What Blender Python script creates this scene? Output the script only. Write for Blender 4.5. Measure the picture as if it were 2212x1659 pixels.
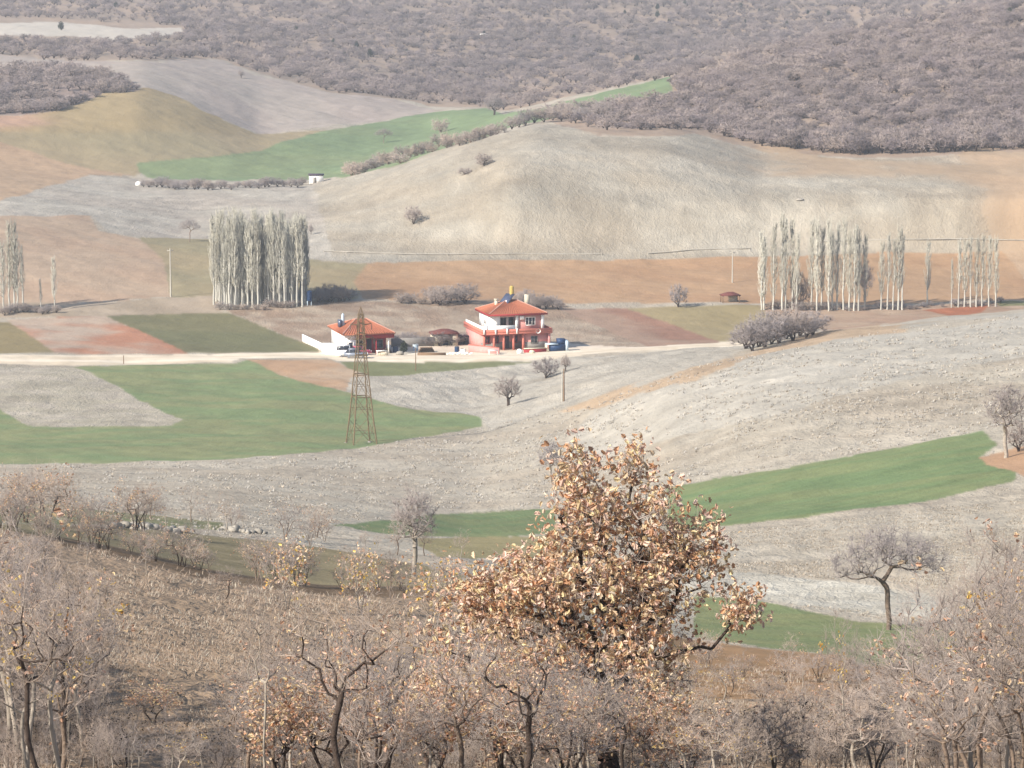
import bpy, math, random
import numpy as np
from mathutils import Vector, Matrix
for o in list(bpy.data.objects): bpy.data.objects.remove(o)
S = bpy.context.scene
C = bpy.data.collections.new('scene'); S.collection.children.link(C)
R = math.radians
# ------------------------------------------------------------------ camera, light, exposure
F = 7400.0; CX, CY = 1106.0, 829.5; CAMZ = 80.0
PITCH = math.atan((829.5 + 214) / F)
cam = bpy.data.objects.new('camera', bpy.data.cameras.new('camera')); C.objects.link(cam)
cam.data.sensor_width = 36; cam.data.lens = 36 * F / 2212
cam.location = (0, 0, CAMZ); cam.rotation_euler = (math.pi/2 - PITCH, 0, 0)
cam.data.clip_end = 9000; cam.data.clip_start = .5
S.camera = cam
SUN_EL = R(34); SX, SY = -.80, -.60
W = bpy.data.worlds.new('World'); S.world = W; W.use_nodes = True
nt = W.node_tree; sky = nt.nodes.new('ShaderNodeTexSky'); sky.sky_type = 'NISHITA'; sky.sun_disc = False
sky.sun_elevation = SUN_EL; sky.sun_rotation = math.atan2(SX, SY) % (2*math.pi)
nt.links.new(sky.outputs[0], nt.nodes['Background'].inputs[0]); nt.nodes['Background'].inputs[1].default_value = .10
sl = bpy.data.lights.new('sun', 'SUN'); sl.energy = 4.3; sl.angle = R(.5); sl.color = (1, .93, .84)
so = bpy.data.objects.new('sun', sl); C.objects.link(so)
so.rotation_euler = Vector((SX*math.cos(SUN_EL), SY*math.cos(SUN_EL), math.sin(SUN_EL))).to_track_quat('Z', 'Y').to_euler()
S.view_settings.view_transform = 'Standard'; S.view_settings.look = 'None'
S.view_settings.exposure = 1.0; S.view_settings.gamma = 1; S.view_settings.use_curve_mapping = False

# ------------------------------------------------------------------ helpers
def lin(c):
    c = np.asarray(c, float)/255.
    return np.where(c <= .04045, c/12.92, ((c+.055)/1.055)**2.4)
def tag(o, label=None, cat=None, group=None, kind=None):
    if label: o['label'] = label
    if cat: o['category'] = cat
    if group: o['group'] = group
    if kind: o['kind'] = kind
    return o
def empty(name, loc, rz=0, label=None, cat=None, group=None, s=1):
    o = bpy.data.objects.new(name, None); C.objects.link(o); o.location = loc; o.rotation_euler = (0, 0, rz)
    o.scale = (s, s, s); o.empty_display_size = .2
    return tag(o, label, cat, group)
def link(name, me, mat=None, parent=None):
    o = bpy.data.objects.new(name, me); C.objects.link(o)
    if mat and not me.materials: me.materials.append(mat)
    o.parent = parent
    return o
def npmesh(name, V, faces, smooth=False, col=None):
    """faces: list of int arrays (n,3) / (n,4)"""
    me = bpy.data.meshes.new(name)
    V = np.asarray(V, np.float32)
    faces = [np.asarray(f, np.int32) for f in faces if len(f)]
    me.vertices.add(len(V)); me.vertices.foreach_set('co', V.ravel())
    nl = sum(f.size for f in faces); nf = sum(len(f) for f in faces)
    me.loops.add(nl); me.polygons.add(nf)
    me.loops.foreach_set('vertex_index', np.concatenate([f.ravel() for f in faces]))
    tot = np.concatenate([np.full(len(f), f.shape[1]) for f in faces])
    st = np.concatenate([[0], np.cumsum(tot)[:-1]])
    me.polygons.foreach_set('loop_start', st.astype(np.int32))
    me.polygons.foreach_set('loop_total', tot.astype(np.int32))
    if smooth: me.polygons.foreach_set('use_smooth', np.ones(nf, bool))
    if col is not None:
        a = me.color_attributes.new('Col', 'FLOAT_COLOR', 'POINT')
        cc = np.ones((len(V), 4), np.float32); col = np.asarray(col); cc[:, :col.shape[1]] = col
        a.data.foreach_set('color', cc.ravel())
    me.update(calc_edges=True)
    return me
# value noise
def _h(i, j, s):
    n = (i*374761393 + j*668265263 + s*1442695041) & 0x7fffffff
    n = ((n ^ (n >> 13))*1274126177) & 0x7fffffff
    return ((n ^ (n >> 16)) & 0xffff)/65535.
def vn(x, y, s=0):
    i = np.floor(x).astype(np.int64); j = np.floor(y).astype(np.int64)
    fx = x-i; fy = y-j; fx = fx*fx*(3-2*fx); fy = fy*fy*(3-2*fy)
    return (_h(i, j, s)*(1-fx)+_h(i+1, j, s)*fx)*(1-fy) + (_h(i, j+1, s)*(1-fx)+_h(i+1, j+1, s)*fx)*fy
def fbm(x, y, s=0, o=4):
    t = 0; a = .5; n = 0
    for k in range(o):
        t = t+a*vn(x*2**k+17.3*k, y*2**k-9.1*k, s+k); n += a; a *= .55
    return t/n

# ------------------------------------------------------------------ materials
def mat(name, srgb, rough=.85, var=.15, scale=3., bump=0., spec=.2, attr=False, rnd=0., trans=0., stretch=None, hue=None, metal=0, k=.58):
    m = bpy.data.materials.new(name); m.use_nodes = True; n = m.node_tree; N = n.nodes; L = n.links
    b = N['Principled BSDF']; b.inputs['Roughness'].default_value = rough; b.inputs['Specular IOR Level'].default_value = spec
    b.inputs['Metallic'].default_value = metal
    if attr:
        a = N.new('ShaderNodeAttribute'); a.attribute_name = 'Col'; col = a.outputs['Color']
    else:
        c = N.new('ShaderNodeRGB'); c.outputs[0].default_value = (*(lin(srgb)*k), 1); col = c.outputs[0]
    tc = N.new('ShaderNodeTexCoord'); vec = tc.outputs['Object']
    if stretch:
        mp = N.new('ShaderNodeMapping'); mp.inputs['Scale'].default_value = stretch; L.new(vec, mp.inputs[0]); vec = mp.outputs[0]
    nz = N.new('ShaderNodeTexNoise'); nz.inputs['Scale'].default_value = scale; nz.inputs['Detail'].default_value = 5
    nz.inputs['Roughness'].default_value = .65; L.new(vec, nz.inputs['Vector'])
    mr = N.new('ShaderNodeMapRange'); mr.inputs[1].default_value = .25; mr.inputs[2].default_value = .75
    mr.inputs[3].default_value = 1-var; mr.inputs[4].default_value = 1+var; L.new(nz.outputs[0], mr.inputs[0])
    fac = mr.outputs[0]
    if rnd:
        oi = N.new('ShaderNodeObjectInfo'); r2 = N.new('ShaderNodeMapRange'); r2.inputs[3].default_value = 1-rnd; r2.inputs[4].default_value = 1+rnd
        L.new(oi.outputs['Random'], r2.inputs[0]); mu = N.new('ShaderNodeMath'); mu.operation = 'MULTIPLY'
        L.new(fac, mu.inputs[0]); L.new(r2.outputs[0], mu.inputs[1]); fac = mu.outputs[0]
        if hue is not None:
            mm = N.new('ShaderNodeMath'); mm.operation = 'MULTIPLY'; mm.inputs[1].default_value = 7.31
            fr = N.new('ShaderNodeMath'); fr.operation = 'FRACT'; L.new(oi.outputs['Random'], mm.inputs[0]); L.new(mm.outputs[0], fr.inputs[0])
            mx0 = N.new('ShaderNodeMix'); mx0.data_type = 'RGBA'; L.new(fr.outputs[0], mx0.inputs[0]); L.new(col, mx0.inputs[6])
            mx0.inputs[7].default_value = (*(lin(hue)*k), 1); col = mx0.outputs[2]
    vm = N.new('ShaderNodeVectorMath'); vm.operation = 'SCALE'; L.new(col, vm.inputs[0]); L.new(fac, vm.inputs['Scale'])
    L.new(vm.outputs[0], b.inputs['Base Color'])
    if bump:
        bp = N.new('ShaderNodeBump'); bp.inputs['Strength'].default_value = bump; bp.inputs['Distance'].default_value = .1
        L.new(nz.outputs[0], bp.inputs['Height']); L.new(bp.outputs[0], b.inputs['Normal'])
    if trans:
        tr = N.new('ShaderNodeBsdfTranslucent'); L.new(vm.outputs[0], tr.inputs[0]); ms = N.new('ShaderNodeMixShader')
        ms.inputs[0].default_value = trans; L.new(b.outputs[0], ms.inputs[1]); L.new(tr.outputs[0], ms.inputs[2])
        L.new(ms.outputs[0], N['Material Output'].inputs[0])
    return m
M = {}; HAZE = .0002
# ------------------------------------------------------------------ terrain
def uv(px, py):
    px = np.asarray(px, float); py = np.asarray(py, float)
    a = px-CX; b = -(py-CY)
    cp, sp = math.cos(PITCH), math.sin(PITCH)
    y = F*cp + b*sp; z = b*cp - F*sp
    return a/y*F, -z/y*F
def px_of(x, y, z):
    cp, sp = math.cos(PITCH), math.sin(PITCH)
    z = z-CAMZ; d = y*cp - z*sp; u = y*sp + z*cp
    return CX+F*x/d, CY-F*u/d
LINES = [  # feature lines near to far: (px, py, value), value < 0 height under the eye, > 0 distance
 [(-400,1659,-17.2),(1106,1659,-17.2),(2600,1659,-17.2)],
 [(-400,1120,-22.5),(0,1140,-23),(250,1195,-23.2),(450,1240,-23.5),(700,1275,-24.5),(1000,1290,-25),(1500,1420,-24),(2212,1480,-22),(2600,1490,-21.5)],
 [(-400,1095,-28),(0,1112,-28),(250,1165,-28.5),(450,1212,-29),(700,1250,-29.5),(1000,1256,-30),(1500,1385,-34),(2212,1440,-33),(2600,1450,-33)],
 [(-400,1050,-45),(0,1060,-45),(500,1100,-45),(1000,1165,-46),(1300,1180,-44),(1500,1190,-40.5),(2212,1160,-38),(2600,1120,-37)],
 [(-400,1010,-62),(0,1010,-62),(480,995,-63),(775,966,-66.5),(1040,928,-68),(1250,965,-60),(1450,1050,-48),(1700,1010,-45),(2130,930,-43),(2212,915,-42.5),(2600,860,-40)],
 [(-400,792,-74),(0,790,-74),(700,788,-74),(1000,796,-73),(1150,790,-71.5),(1400,768,-66.5),(1600,748,-62.5),(1800,716,-60),(2212,674,-56.5),(2600,640,-53)],
 [(-400,765,-75),(0,765,-75),(700,761,-75),(1150,757,-75),(1400,748,-75),(1600,739,-75),(1800,709,-75),(2212,668,-75),(2600,634,-75)],
 [(-400,662,-75),(0,660,-75),(1600,658,-75),(1800,660,-75),(2212,652,-75),(2600,622,-75)],
 [(-400,560,-69),(0,560,-70),(400,545,-72),(700,562,-73),(1640,550,-72),(2212,540,-71),(2600,530,-70)],
 [(-400,465,-64),(0,465,-66),(400,460,-71),(700,460,-69),(1100,410,-60),(1640,430,-62),(2212,430,-61),(2600,430,-60)],
 [(-400,395,-67),(0,400,-69),(300,402,-72),(680,402,-71),(800,372,-65),(1000,308,-57),(1150,278,-52.5),(1450,292,-53),(1640,330,-57.5),(2212,338,-56.5),(2600,340,-56)],
 [(-400,350,-68),(0,372,-71),(300,386,-73),(680,386,-73),(800,360,-71),(1000,300,-66),(1150,270,-60),(1450,277,-55.5),(1640,313,-57),(2212,322,-56),(2600,322,-55)],
 [(-400,240,-56),(0,250,-60),(300,205,-56),(560,292,-68),(930,242,-66),(1100,240,-63),(1450,172,-50),(2212,200,-47),(2600,200,-45)],
 [(-400,140,1120),(0,140,1120),(300,132,1110),(560,168,1150),(930,222,1130),(1100,226,1112),(1300,197,1100),(1480,160,1090),(1700,102,1120),(2000,42,1150),(2212,4,1180),(2600,-50,1200)],
 [(-400,122,1200),(0,122,1200),(300,120,1190),(560,152,1215),(930,212,1185),(1100,217,1190),(1300,189,1230),(1480,152,1310),(1700,94,1400),(2000,34,1450),(2212,-4,1480),(2600,-58,1500)],
 [(-400,-10,1650),(0,0,1650),(1480,0,1750),(2000,-15,1800),(2212,-35,1850),(2600,-85,1900)],
 [(-400,-190,3000),(2600,-190,3000)],
]
UT = np.concatenate([np.linspace(-9200, -1400, 300)[:-1], np.linspace(-1400, 1400, 701), np.linspace(1400, 9200, 300)[1:]])
VT = np.concatenate([np.linspace(-90, 1903, 2400), np.geomspace(1908, 26000, 140)])
def knots():
    K = []
    for L in LINES:
        a = np.array(L, float); u, v = uv(a[:, 0], a[:, 1])
        y = np.where(a[:, 2] > 0, a[:, 2], -a[:, 2]*F/v)
        vv = np.interp(UT, u, v); ly = np.interp(UT, u, np.log(y))
        k = np.exp(-np.linspace(-2.2, 2.2, 25)**2); k /= k.sum()
        vv = np.convolve(np.pad(vv, 12, 'edge'), k, 'valid'); ly = np.convolve(np.pad(ly, 12, 'edge'), k, 'valid')
        K.append((vv, ly))
    K.append((np.full(len(UT), -90.), np.full(len(UT), math.log(4300.))))
    K = K[::-1]                                # far (small V) first
    Vk = np.array([k[0] for k in K]); Lk = np.array([k[1] for k in K])
    for i in range(1, len(Vk)): Vk[i] = np.maximum(Vk[i], Vk[i-1]+2)
    for i in range(1, len(Lk)): Lk[i] = np.minimum(Lk[i], Lk[i-1]-.004)
    return Vk, Lk
VK, LK = knots()
def cubic(Vk, Lk, VV):
    """VV: (columns, rows) -> ln distance, monotone cubic along every column"""
    h = np.diff(Vk, axis=0); d = np.diff(Lk, axis=0)/h
    m = np.zeros_like(Vk); w1 = 2*h[1:]+h[:-1]; w2 = h[1:]+2*h[:-1]
    m[1:-1] = (w1+w2)/(w1/d[:-1]+w2/d[1:]); m[0] = d[0]; m[-1] = d[-1]
    T = np.zeros(VV.shape)
    for c in range(VV.shape[0]):
        vk = Vk[:, c]; V1 = VV[c]; i = np.clip(np.searchsorted(vk, V1, 'right')-1, 0, len(vk)-2)
        t = np.clip((V1-vk[i])/h[i, c], 0, 1)
        T[c] = (2*t**3-3*t**2+1)*Lk[i, c]+(t**3-2*t*t+t)*h[i, c]*m[i, c]+(3*t*t-2*t**3)*Lk[i+1, c]+(t**3-t*t)*h[i, c]*m[i+1, c]
        n = V1 > vk[-1]                        # slope running up to the viewer's feet
        s = vk[-1]/F-1.7/math.exp(Lk[-1, c])
        T[c, n] = np.log(1.7/(V1[n]/F-s))
    return T
def build_table(): return cubic(VK, LK, np.broadcast_to(VT, (len(UT), len(VT))))
TAB = build_table()
def lnY(u, v):
    u = np.clip(np.asarray(u, float), UT[0], UT[-1]-1e-6); v = np.clip(np.asarray(v, float), VT[0], VT[-1]-1e-6)
    i = np.clip(np.searchsorted(UT, u, 'right')-1, 0, len(UT)-2); a = (u-UT[i])/(UT[i+1]-UT[i])
    j = np.clip(np.searchsorted(VT, v, 'right')-1, 0, len(VT)-2); b = (v-VT[j])/(VT[j+1]-VT[j])
    return (TAB[i, j]*(1-a)+TAB[i+1, j]*a)*(1-b)+(TAB[i, j+1]*(1-a)+TAB[i+1, j+1]*a)*b
def relief(x, y):
    amp = np.clip((y-60)/900, .0, 1)
    w = np.exp(-((x-2)/26)**2-((y-492)/42)**2)+.8*np.exp(-((x-55)/30)**2-((y-380)/60)**2)
    gully = (np.abs(fbm((x*.8+y*.22)/4.2, (y-x*.6)/34., 15, 3)-.5)-.1)*1.5*w
    return gully+(fbm(x/23., y/23., 5, 3)-.5)*(.25+1.4*amp) + (fbm(x/4.5, y/4.5, 9, 3)-.5)*(.22+.28*amp)*np.clip(y/30, 0, 1)
def pt_uv(u, v):
    y = np.exp(lnY(u, v)); return lift(u, v, y)
def lift(u, v, y):
    x = u*y/F; z = CAMZ-v*y/F
    flat = np.exp(-((y-575)/22)**2)*np.exp(-(x/45)**2)
    return np.stack([x, y, z+relief(x, y)*(1-.9*flat)], -1)
def P(px, py):
    u, v = uv(px, py); return pt_uv(u, v)
def ground(x, y):
    """height of the terrain at a world position"""
    u = F*x/y; lo, hi = VT[0], VT[-1]; ly = math.log(y)
    for _ in range(40):
        m = (lo+hi)/2
        if lnY(u, m) > ly: lo = m
        else: hi = m
    return Vector(pt_uv(u, (lo+hi)/2))
def at(px, Y):      # column px, distance Y
    return ground((px-CX)*Y/F, Y)

# fields: name, polygon in photo coordinates, colour, (patch colour, amount, scale x, scale y)
B = 3000
ALB = .55
FIELDS = [
 ('meadow', [(-B,-B),(B*2,-B),(B*2,B*3),(-B,B*3)], (196,185,170), ((208,202,190), .5, .05, .05)),
 ('forest_floor', [(-B,-900),(B*2,-900),(B*2,335),(2212,330),(2100,335),(1850,338),(1650,326),(1500,292),(1290,290),(1200,268),(1140,252),(1450,205),(1450,165),(1100,236),(1000,228),(930,228),(840,215),(720,200),(560,160),(480,130),(300,130),(150,135),(0,120),(-B,120)], (176,158,144), ((196,170,148), .5, .02, .02)),
 ('clearing', [(-500,45),(0,50),(120,46),(200,52),(300,62),(390,60),(400,75),(300,82),(250,88),(180,78),(0,76),(-500,80)], (208,200,190), None),
 ('grey_hillside', [(-B,115),(0,118),(120,128),(250,135),(390,130),(480,130),(540,160),(720,200),(840,215),(930,232),(945,242),(700,275),(565,294),(480,262),(380,212),(300,190),(230,160),(150,148),(0,152),(-B,150)], (190,177,170), ((200,190,180), .5, .02, .02)),
 ('wood_floor', [(-B,150),(0,150),(150,150),(230,160),(310,195),(230,205),(130,238),(60,245),(-B,240)], (165,148,142), None),
 ('tan_hillside', [(-B,238),(60,245),(130,238),(230,205),(310,195),(380,213),(480,262),(562,294),(520,330),(300,355),(-B,330)], (196,166,130), ((168,158,122), .6, .012, .012)),
 ('ploughed_hillside', [(-B,240),(70,246),(120,268),(60,272),(30,275),(-B,265)], (204,168,146), None),
 ('pasture', [(-B,285),(100,285),(350,285),(562,293),(700,284),(760,300),(500,345),(330,362),(290,378),(150,352),(-B,300)], (172,160,130), ((190,170,138), .6, .012, .02)),
 ('ploughed_field', [(-B,300),(0,308),(150,352),(290,376),(190,378),(100,402),(0,434),(-B,440)], (204,176,148), ((194,164,138), .5, .02, .02)),
 ('wheat_field', [(295,352),(400,345),(560,325),(700,285),(930,241),(1050,233),(1095,246),(1150,240),(1250,212),(1450,166),(1452,206),(1300,226),(1150,264),(1080,278),(1050,302),(900,348),(740,384),(660,388),(480,391),(330,388),(298,366)], (139,159,120), ((156,163,120), .35, .01, .03)),
 ('stubble_plain', [(-B,434),(0,434),(100,402),(190,378),(300,384),(300,402),(740,402),(780,565),(668,562),(600,515),(340,517),(270,510),(230,500),(200,468),(-B,466)], (193,184,174), ((205,200,190), .6, .03, .03)),
 ('mound', [(680,402),(800,372),(1000,306),(1100,286),(1200,272),(1290,292),(1500,296),(1640,328),(1850,340),(2212,332),(B*2,335),(B*2,560),(2212,558),(1640,556),(760,568),(720,560)], (185,174,158), ((202,198,188), .6, .09, .12)),
 ('bare_hillside', [(1500,295),(1650,327),(1850,340),(2212,332),(B*2,335),(B*2,610),(2212,610),(2165,520),(2150,450),(2140,400),(1900,378),(1700,352)], (200,173,146), ((190,172,150), .5, .03, .03)),
 ('ploughed_field', [(-B,466),(195,468),(212,500),(300,517),(355,560),(370,642),(120,655),(-B,665)], (196,170,148), ((204,182,160), .6, .03, .05)),
 ('pasture', [(300,516),(600,516),(670,562),(800,572),(775,645),(660,655),(368,642),(352,560)], (170,160,130), ((182,164,132), .6, .03, .03)),
 ('ploughed_field', [(795,570),(1640,556),(2165,540),(2212,600),(2600,620),(2600,650),(2212,650),(1640,657),(1210,652),(785,647),(765,610)], (192,156,124), ((200,168,136), .6, .02, .04)),
 ('track_verge', [(-B,655),(120,655),(460,640),(480,672),(220,682),(-B,690)], (194,178,160), ((170,155,135), .6, .05, .05)),
 ('pasture', [(-B,690),(18,692),(118,764),(-B,768)], (158,144,108), None),
 ('ploughed_field', [(12,688),(225,680),(408,764),(118,764)], (194,142,116), ((200,182,166), .95, .035, .06)),
 ('winter_crop_field', [(228,681),(490,672),(705,759),(405,763)], (128,128,96), ((145,138,104), .5, .02, .05)),
 ('farmyard', [(485,668),(670,652),(1030,648),(1210,650),(1300,690),(1430,752),(1190,757),(700,758)], (170,148,130), ((200,184,166), .8, .1, .12)),
 ('ploughed_field', [(1200,665),(1350,662),(1560,742),(1400,750)], (172,134,116), ((190,168,150), .6, .05, .05)),
 ('pasture', [(1350,662),(1640,662),(1700,700),(1640,736),(1560,742)], (170,156,120), ((182,166,130), .5, .03, .03)),
 ('ploughed_field', [(1640,662),(2150,656),(2600,640),(2600,655),(2212,668),(2000,692),(1700,722)], (184,156,136), ((196,176,156), .6, .04, .04)),
 ('red_soil_strip', [(1990,668),(2135,662),(2120,676),(2060,684)], (186,122,92), None),
 ('pasture', [(2150,654),(2600,636),(2600,648),(2160,664)], (140,140,104), None),
 ('gravel_yard', [(690,748),(1000,742),(1200,740),(1260,744),(1400,752),(1150,760),(690,763)], (218,205,190), None),
 ('dirt_road', [(-B,768),(0,768),(405,765),(700,761),(1200,755),(1400,750),(1600,738),(1640,736),(1600,748),(1300,764),(1140,781),(900,784),(725,781),(710,776),(520,776),(500,786),(-B,790)], (232,222,206), ((200,184,162), .8, .015, .35)),
 ('pale_slope', [(-B,790),(155,790),(250,835),(340,880),(395,908),(370,917),(130,922),(60,920),(0,882),(-B,870)], (200,191,178), ((185,178,160), .7, .1, .15)),
 ('wheat_field', [(155,790),(510,787),(540,780),(620,815),(740,845),(870,882),(1000,896),(1042,906),(1040,922),(900,945),(750,970),(480,994),(200,1002),(-B,1006),(-B,870),(0,882),(60,920),(130,922),(370,917),(395,908),(340,880),(250,835)], (138,156,113), ((164,161,120), .55, .05, .14)),
 ('fallow_patch', [(530,780),(715,780),(765,800),(790,815),(750,846),(640,822)], (200,166,136), ((205,188,168), .6, .05, .05)),
 ('crop_strip', [(735,785),(1130,782),(1170,784),(990,800),(870,812),(800,813),(760,800)], (138,142,104), None),
 ('pale_slope', [(760,815),(870,812),(1100,788),(1300,768),(1600,748),(1640,745),(1400,830),(1250,870),(1060,930),(1038,905),(1000,896),(870,880),(745,846)], (203,197,187), ((190,182,170), .6, .12, .25)),
 ('dry_strip', [(1200,885),(1350,838),(1600,765),(1750,724),(1960,696),(1940,706),(1700,752),(1450,835),(1290,880)], (206,182,156), None),
 ('grey_slope', [(1290,880),(1450,835),(1700,752),(1940,706),(2212,674),(2600,640),(2600,760),(2212,760),(1800,850),(1500,950),(1300,985),(1230,950)], (202,196,186), ((212,207,198), .5, .1, .1)),
 ('wheat_field', [(1440,1053),(1700,1010),(2125,930),(2155,960),(2112,985),(2130,1000),(2200,1012),(2190,1040),(2000,1082),(1740,1118),(1500,1147),(1440,1145)], (130,152,108), ((156,157,114), .45, .05, .2)),
 ('wheat_field', [(720,1137),(940,1110),(1150,1098),(1200,1100),(1200,1155),(1060,1162),(900,1157)], (124,145,104), ((150,150,110), .5, .1, .3)),
 ('bare_soil', [(2112,985),(2200,962),(2600,900),(2600,990),(2330,1020),(2230,1035),(2195,1020),(2130,1002)], (202,166,136), None),
 ('olive_strip', [(880,1162),(1200,1160),(1200,1203),(940,1203)], (166,156,118), None),
 ('stony_strip', [(1400,1222),(1580,1232),(2000,1285),(2080,1340),(1800,1325),(1600,1290),(1400,1262)], (212,208,198), ((194,188,176), .7, .3, .5)),
 ('wheat_field', [(1500,1285),(1640,1302),(1850,1342),(2060,1360),(2110,1405),(1950,1444),(1700,1405),(1500,1372)], (138,151,108), ((158,155,114), .45, .1, .3)),
 ('brown_bank', [(1440,1370),(1700,1405),(1950,1444),(1960,1500),(1440,1500)], (184,148,112), ((160,132,100), .7, .4, .4)),
 ('grass_strip', [(-B,1085),(90,1090),(300,1105),(480,1130),(480,1150),(160,1128),(-B,1110)], (134,142,104), ((170,158,128), .7, .2, .3)),
 ('grass_strip', [(-B,1115),(160,1130),(480,1160),(800,1200),(1000,1240),(1000,1282),(700,1274),(450,1238),(250,1192),(90,1160),(0,1140),(-B,1118)], (160,148,118), ((140,130,100), .7, .2, .3)),
 ('grassy_slope', [(-B,1116),(0,1142),(100,1160),(250,1192),(450,1240),(700,1275),(1000,1288),(1480,1430),(1500,1500),(2000,1500),(B*2,1500),(B*2,B*3),(-B,B*3)], (184,160,136), ((170,150,130), .7, .3, .3)),
 ('shade_painted_bank', [(80,1150),(250,1180),(450,1228),(700,1264),(1000,1276),(1040,1290),(1000,1292),(700,1280),(450,1246),(250,1199),(100,1168)], (122,102,82), ((150,130,108), .7, .6, .6)),  # bank soil with the shade of bank and scrub painted into its colour
]
def inpoly(px, py, poly):
    r = np.zeros(px.shape, bool); n = len(poly)
    for i in range(n):
        x1, y1 = poly[i]; x2, y2 = poly[(i+1) % n]
        if y1 == y2: continue
        c = ((y1 > py) != (y2 > py)) & (px < (x2-x1)*(py-y1)/(y2-y1)+x1)
        r ^= c
    return r
def build_terrain():
    U = np.concatenate([-np.geomspace(9000, 1290, 46), np.linspace(-1280, 1280, 660), np.geomspace(1290, 9000, 46)])
    vk = np.array([np.interp(U, UT, r) for r in VK]); lk = np.array([np.interp(U, UT, r) for r in LK])
    inn = (U > -1200) & (U < 1200); rows = []
    for k in range(len(vk)-1):                 # mesh rows run along the crests and breaks of the land
        hmax = (vk[k+1]-vk[k])[inn].max(); n = int(np.clip(hmax/(2.6 if k > 1 else 9), 5, 400))
        t = np.arange(n)/n; rows.append(vk[k][:, None]*(1-t)+vk[k+1][:, None]*t)
    rows.append(vk[-1][:, None]+(np.geomspace(10, 22000, 64)-10)[None]); vv = np.concatenate(rows, 1)
    nu, nv = vv.shape; uu = np.broadcast_to(U[:, None], vv.shape)
    LY = cubic(vk, lk, vv); YY = np.exp(LY); p = lift(uu, vv, YY)
    X, Y = p[..., 0], p[..., 1]
    # photo coordinates of vertices with a ragged-edge wobble fixed to the ground
    qx, qy = px_of(uu*YY/F, YY, CAMZ-vv*YY/F)
    wob = 1+2.2*np.clip(300/np.maximum(Y, 40), 0, 3)
    ws = np.where(Y > 400, .33, 1.)
    qx = qx+(fbm(X*ws/1.5, Y*ws/6., 31, 3)-.5)*wob*3; qy = qy+(fbm(X*ws/2.5, Y*ws/9., 37, 3)-.5)*wob
    near = vv > 1915
    sx_, sy_ = (fbm(X/16., Y/26., 91, 5)-.5), (fbm(X/18., Y/30., 97, 5)-.5)
    fid = np.zeros((nu, nv), int); col = np.zeros((nu, nv, 3))
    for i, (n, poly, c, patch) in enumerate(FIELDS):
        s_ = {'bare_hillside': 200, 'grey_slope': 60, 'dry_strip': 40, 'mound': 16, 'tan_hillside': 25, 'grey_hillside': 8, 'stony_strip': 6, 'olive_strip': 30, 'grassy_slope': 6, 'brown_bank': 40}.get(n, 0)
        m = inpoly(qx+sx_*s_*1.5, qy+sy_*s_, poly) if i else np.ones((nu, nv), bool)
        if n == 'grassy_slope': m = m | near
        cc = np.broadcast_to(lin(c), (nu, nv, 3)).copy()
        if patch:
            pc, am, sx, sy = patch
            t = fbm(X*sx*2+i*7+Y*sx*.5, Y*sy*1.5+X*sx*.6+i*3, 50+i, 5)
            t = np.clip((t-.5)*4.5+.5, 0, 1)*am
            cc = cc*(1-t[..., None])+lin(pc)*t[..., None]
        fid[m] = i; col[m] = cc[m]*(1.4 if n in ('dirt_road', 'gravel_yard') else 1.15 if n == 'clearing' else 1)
    # broad and fine variation of the ground cover itself
    g = 1+(fbm(X/14., Y/30., 3, 4)-.5)*.22+(fbm(X/2.2, Y/4., 8, 3)-.5)*.24
    # scuffed, tufted texture: denser and darker tussocks on rough grassland
    rough = np.isin(np.array([f[0] for f in FIELDS])[fid], ['meadow', 'mound', 'pale_slope', 'grey_slope', 'stubble_plain', 'dry_strip', 'grassy_slope', 'stony_strip', 'farmyard'])
    t = np.where(Y > 420, fbm(X/2.6, Y/9., 71, 3), fbm(X/1.0, Y/3.5, 73, 3))
    g = g*np.where(rough, 1+(t-.5)*.36, 1+(t-.5)*.12)
    band = fbm(X/34.+Y/70., np.where(Y > 420, Y/5.5, Y/2.3)+X/60., 83, 3)
    g = g*(1+(band-.5)*np.where(rough, .34, .06))
    nm = np.array([f[0] for f in FIELDS])[fid]; th = fid*1.7
    for key, w, am in (('wheat_field', 1.9, .05), ('crop_strip', 1.9, .04), ('winter_crop_field', 2.2, .05), ('ploughed_field', 2.4, .06)):
        ph = (X*np.cos(.5+th % .8)-Y*np.sin(.5+th % .8))
        s = np.sin(ph*2*math.pi/w+2*fbm(X/30, Y/30, 4, 2))*am+np.where(np.abs((ph+2*fbm(X/40, Y/40, 2, 2)) % 13.-6.5) < .5, -.10 if key != 'ploughed_field' else 0, 0)
        g = g*(1+np.where(nm == key, s, 0))
    col = col*g[..., None]*ALB*np.array([1.03, 1., .93])
    # neighbouring hillsides grade into one another over some metres
    fn = np.array([f[0] for f in FIELDS])[fid]
    for grp, ylo in ((('mound', 'bare_hillside'), 600), (('tan_hillside', 'pasture', 'ploughed_hillside'), 820)):
        mk = (np.isin(fn, grp) & (Y > ylo)).astype(float)
        c0 = mk.any(0).nonzero()[0]; a0, a1 = max(c0[0]-2, 0), c0[-1]+2
        sub = col[:, a0:a1]*mk[:, a0:a1, None]; wt = mk[:, a0:a1].copy()
        def bl(A, n, ax):
            k = np.exp(-np.linspace(-2, 2, 2*n+1)**2); k /= k.sum()
            return np.apply_along_axis(lambda v: np.convolve(v, k, 'same'), ax, A)
        sb = bl(bl(sub, 26, 0), 7, 1); wb = bl(bl(wt, 26, 0), 7, 1)
        sm = sb/np.maximum(wb, 1e-4)[..., None]
        det = g[:, a0:a1, None]; w_ = mk[:, a0:a1, None]*.8
        col[:, a0:a1] = col[:, a0:a1]*(1-w_)+sm*(.35+.65*det)*w_
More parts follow.
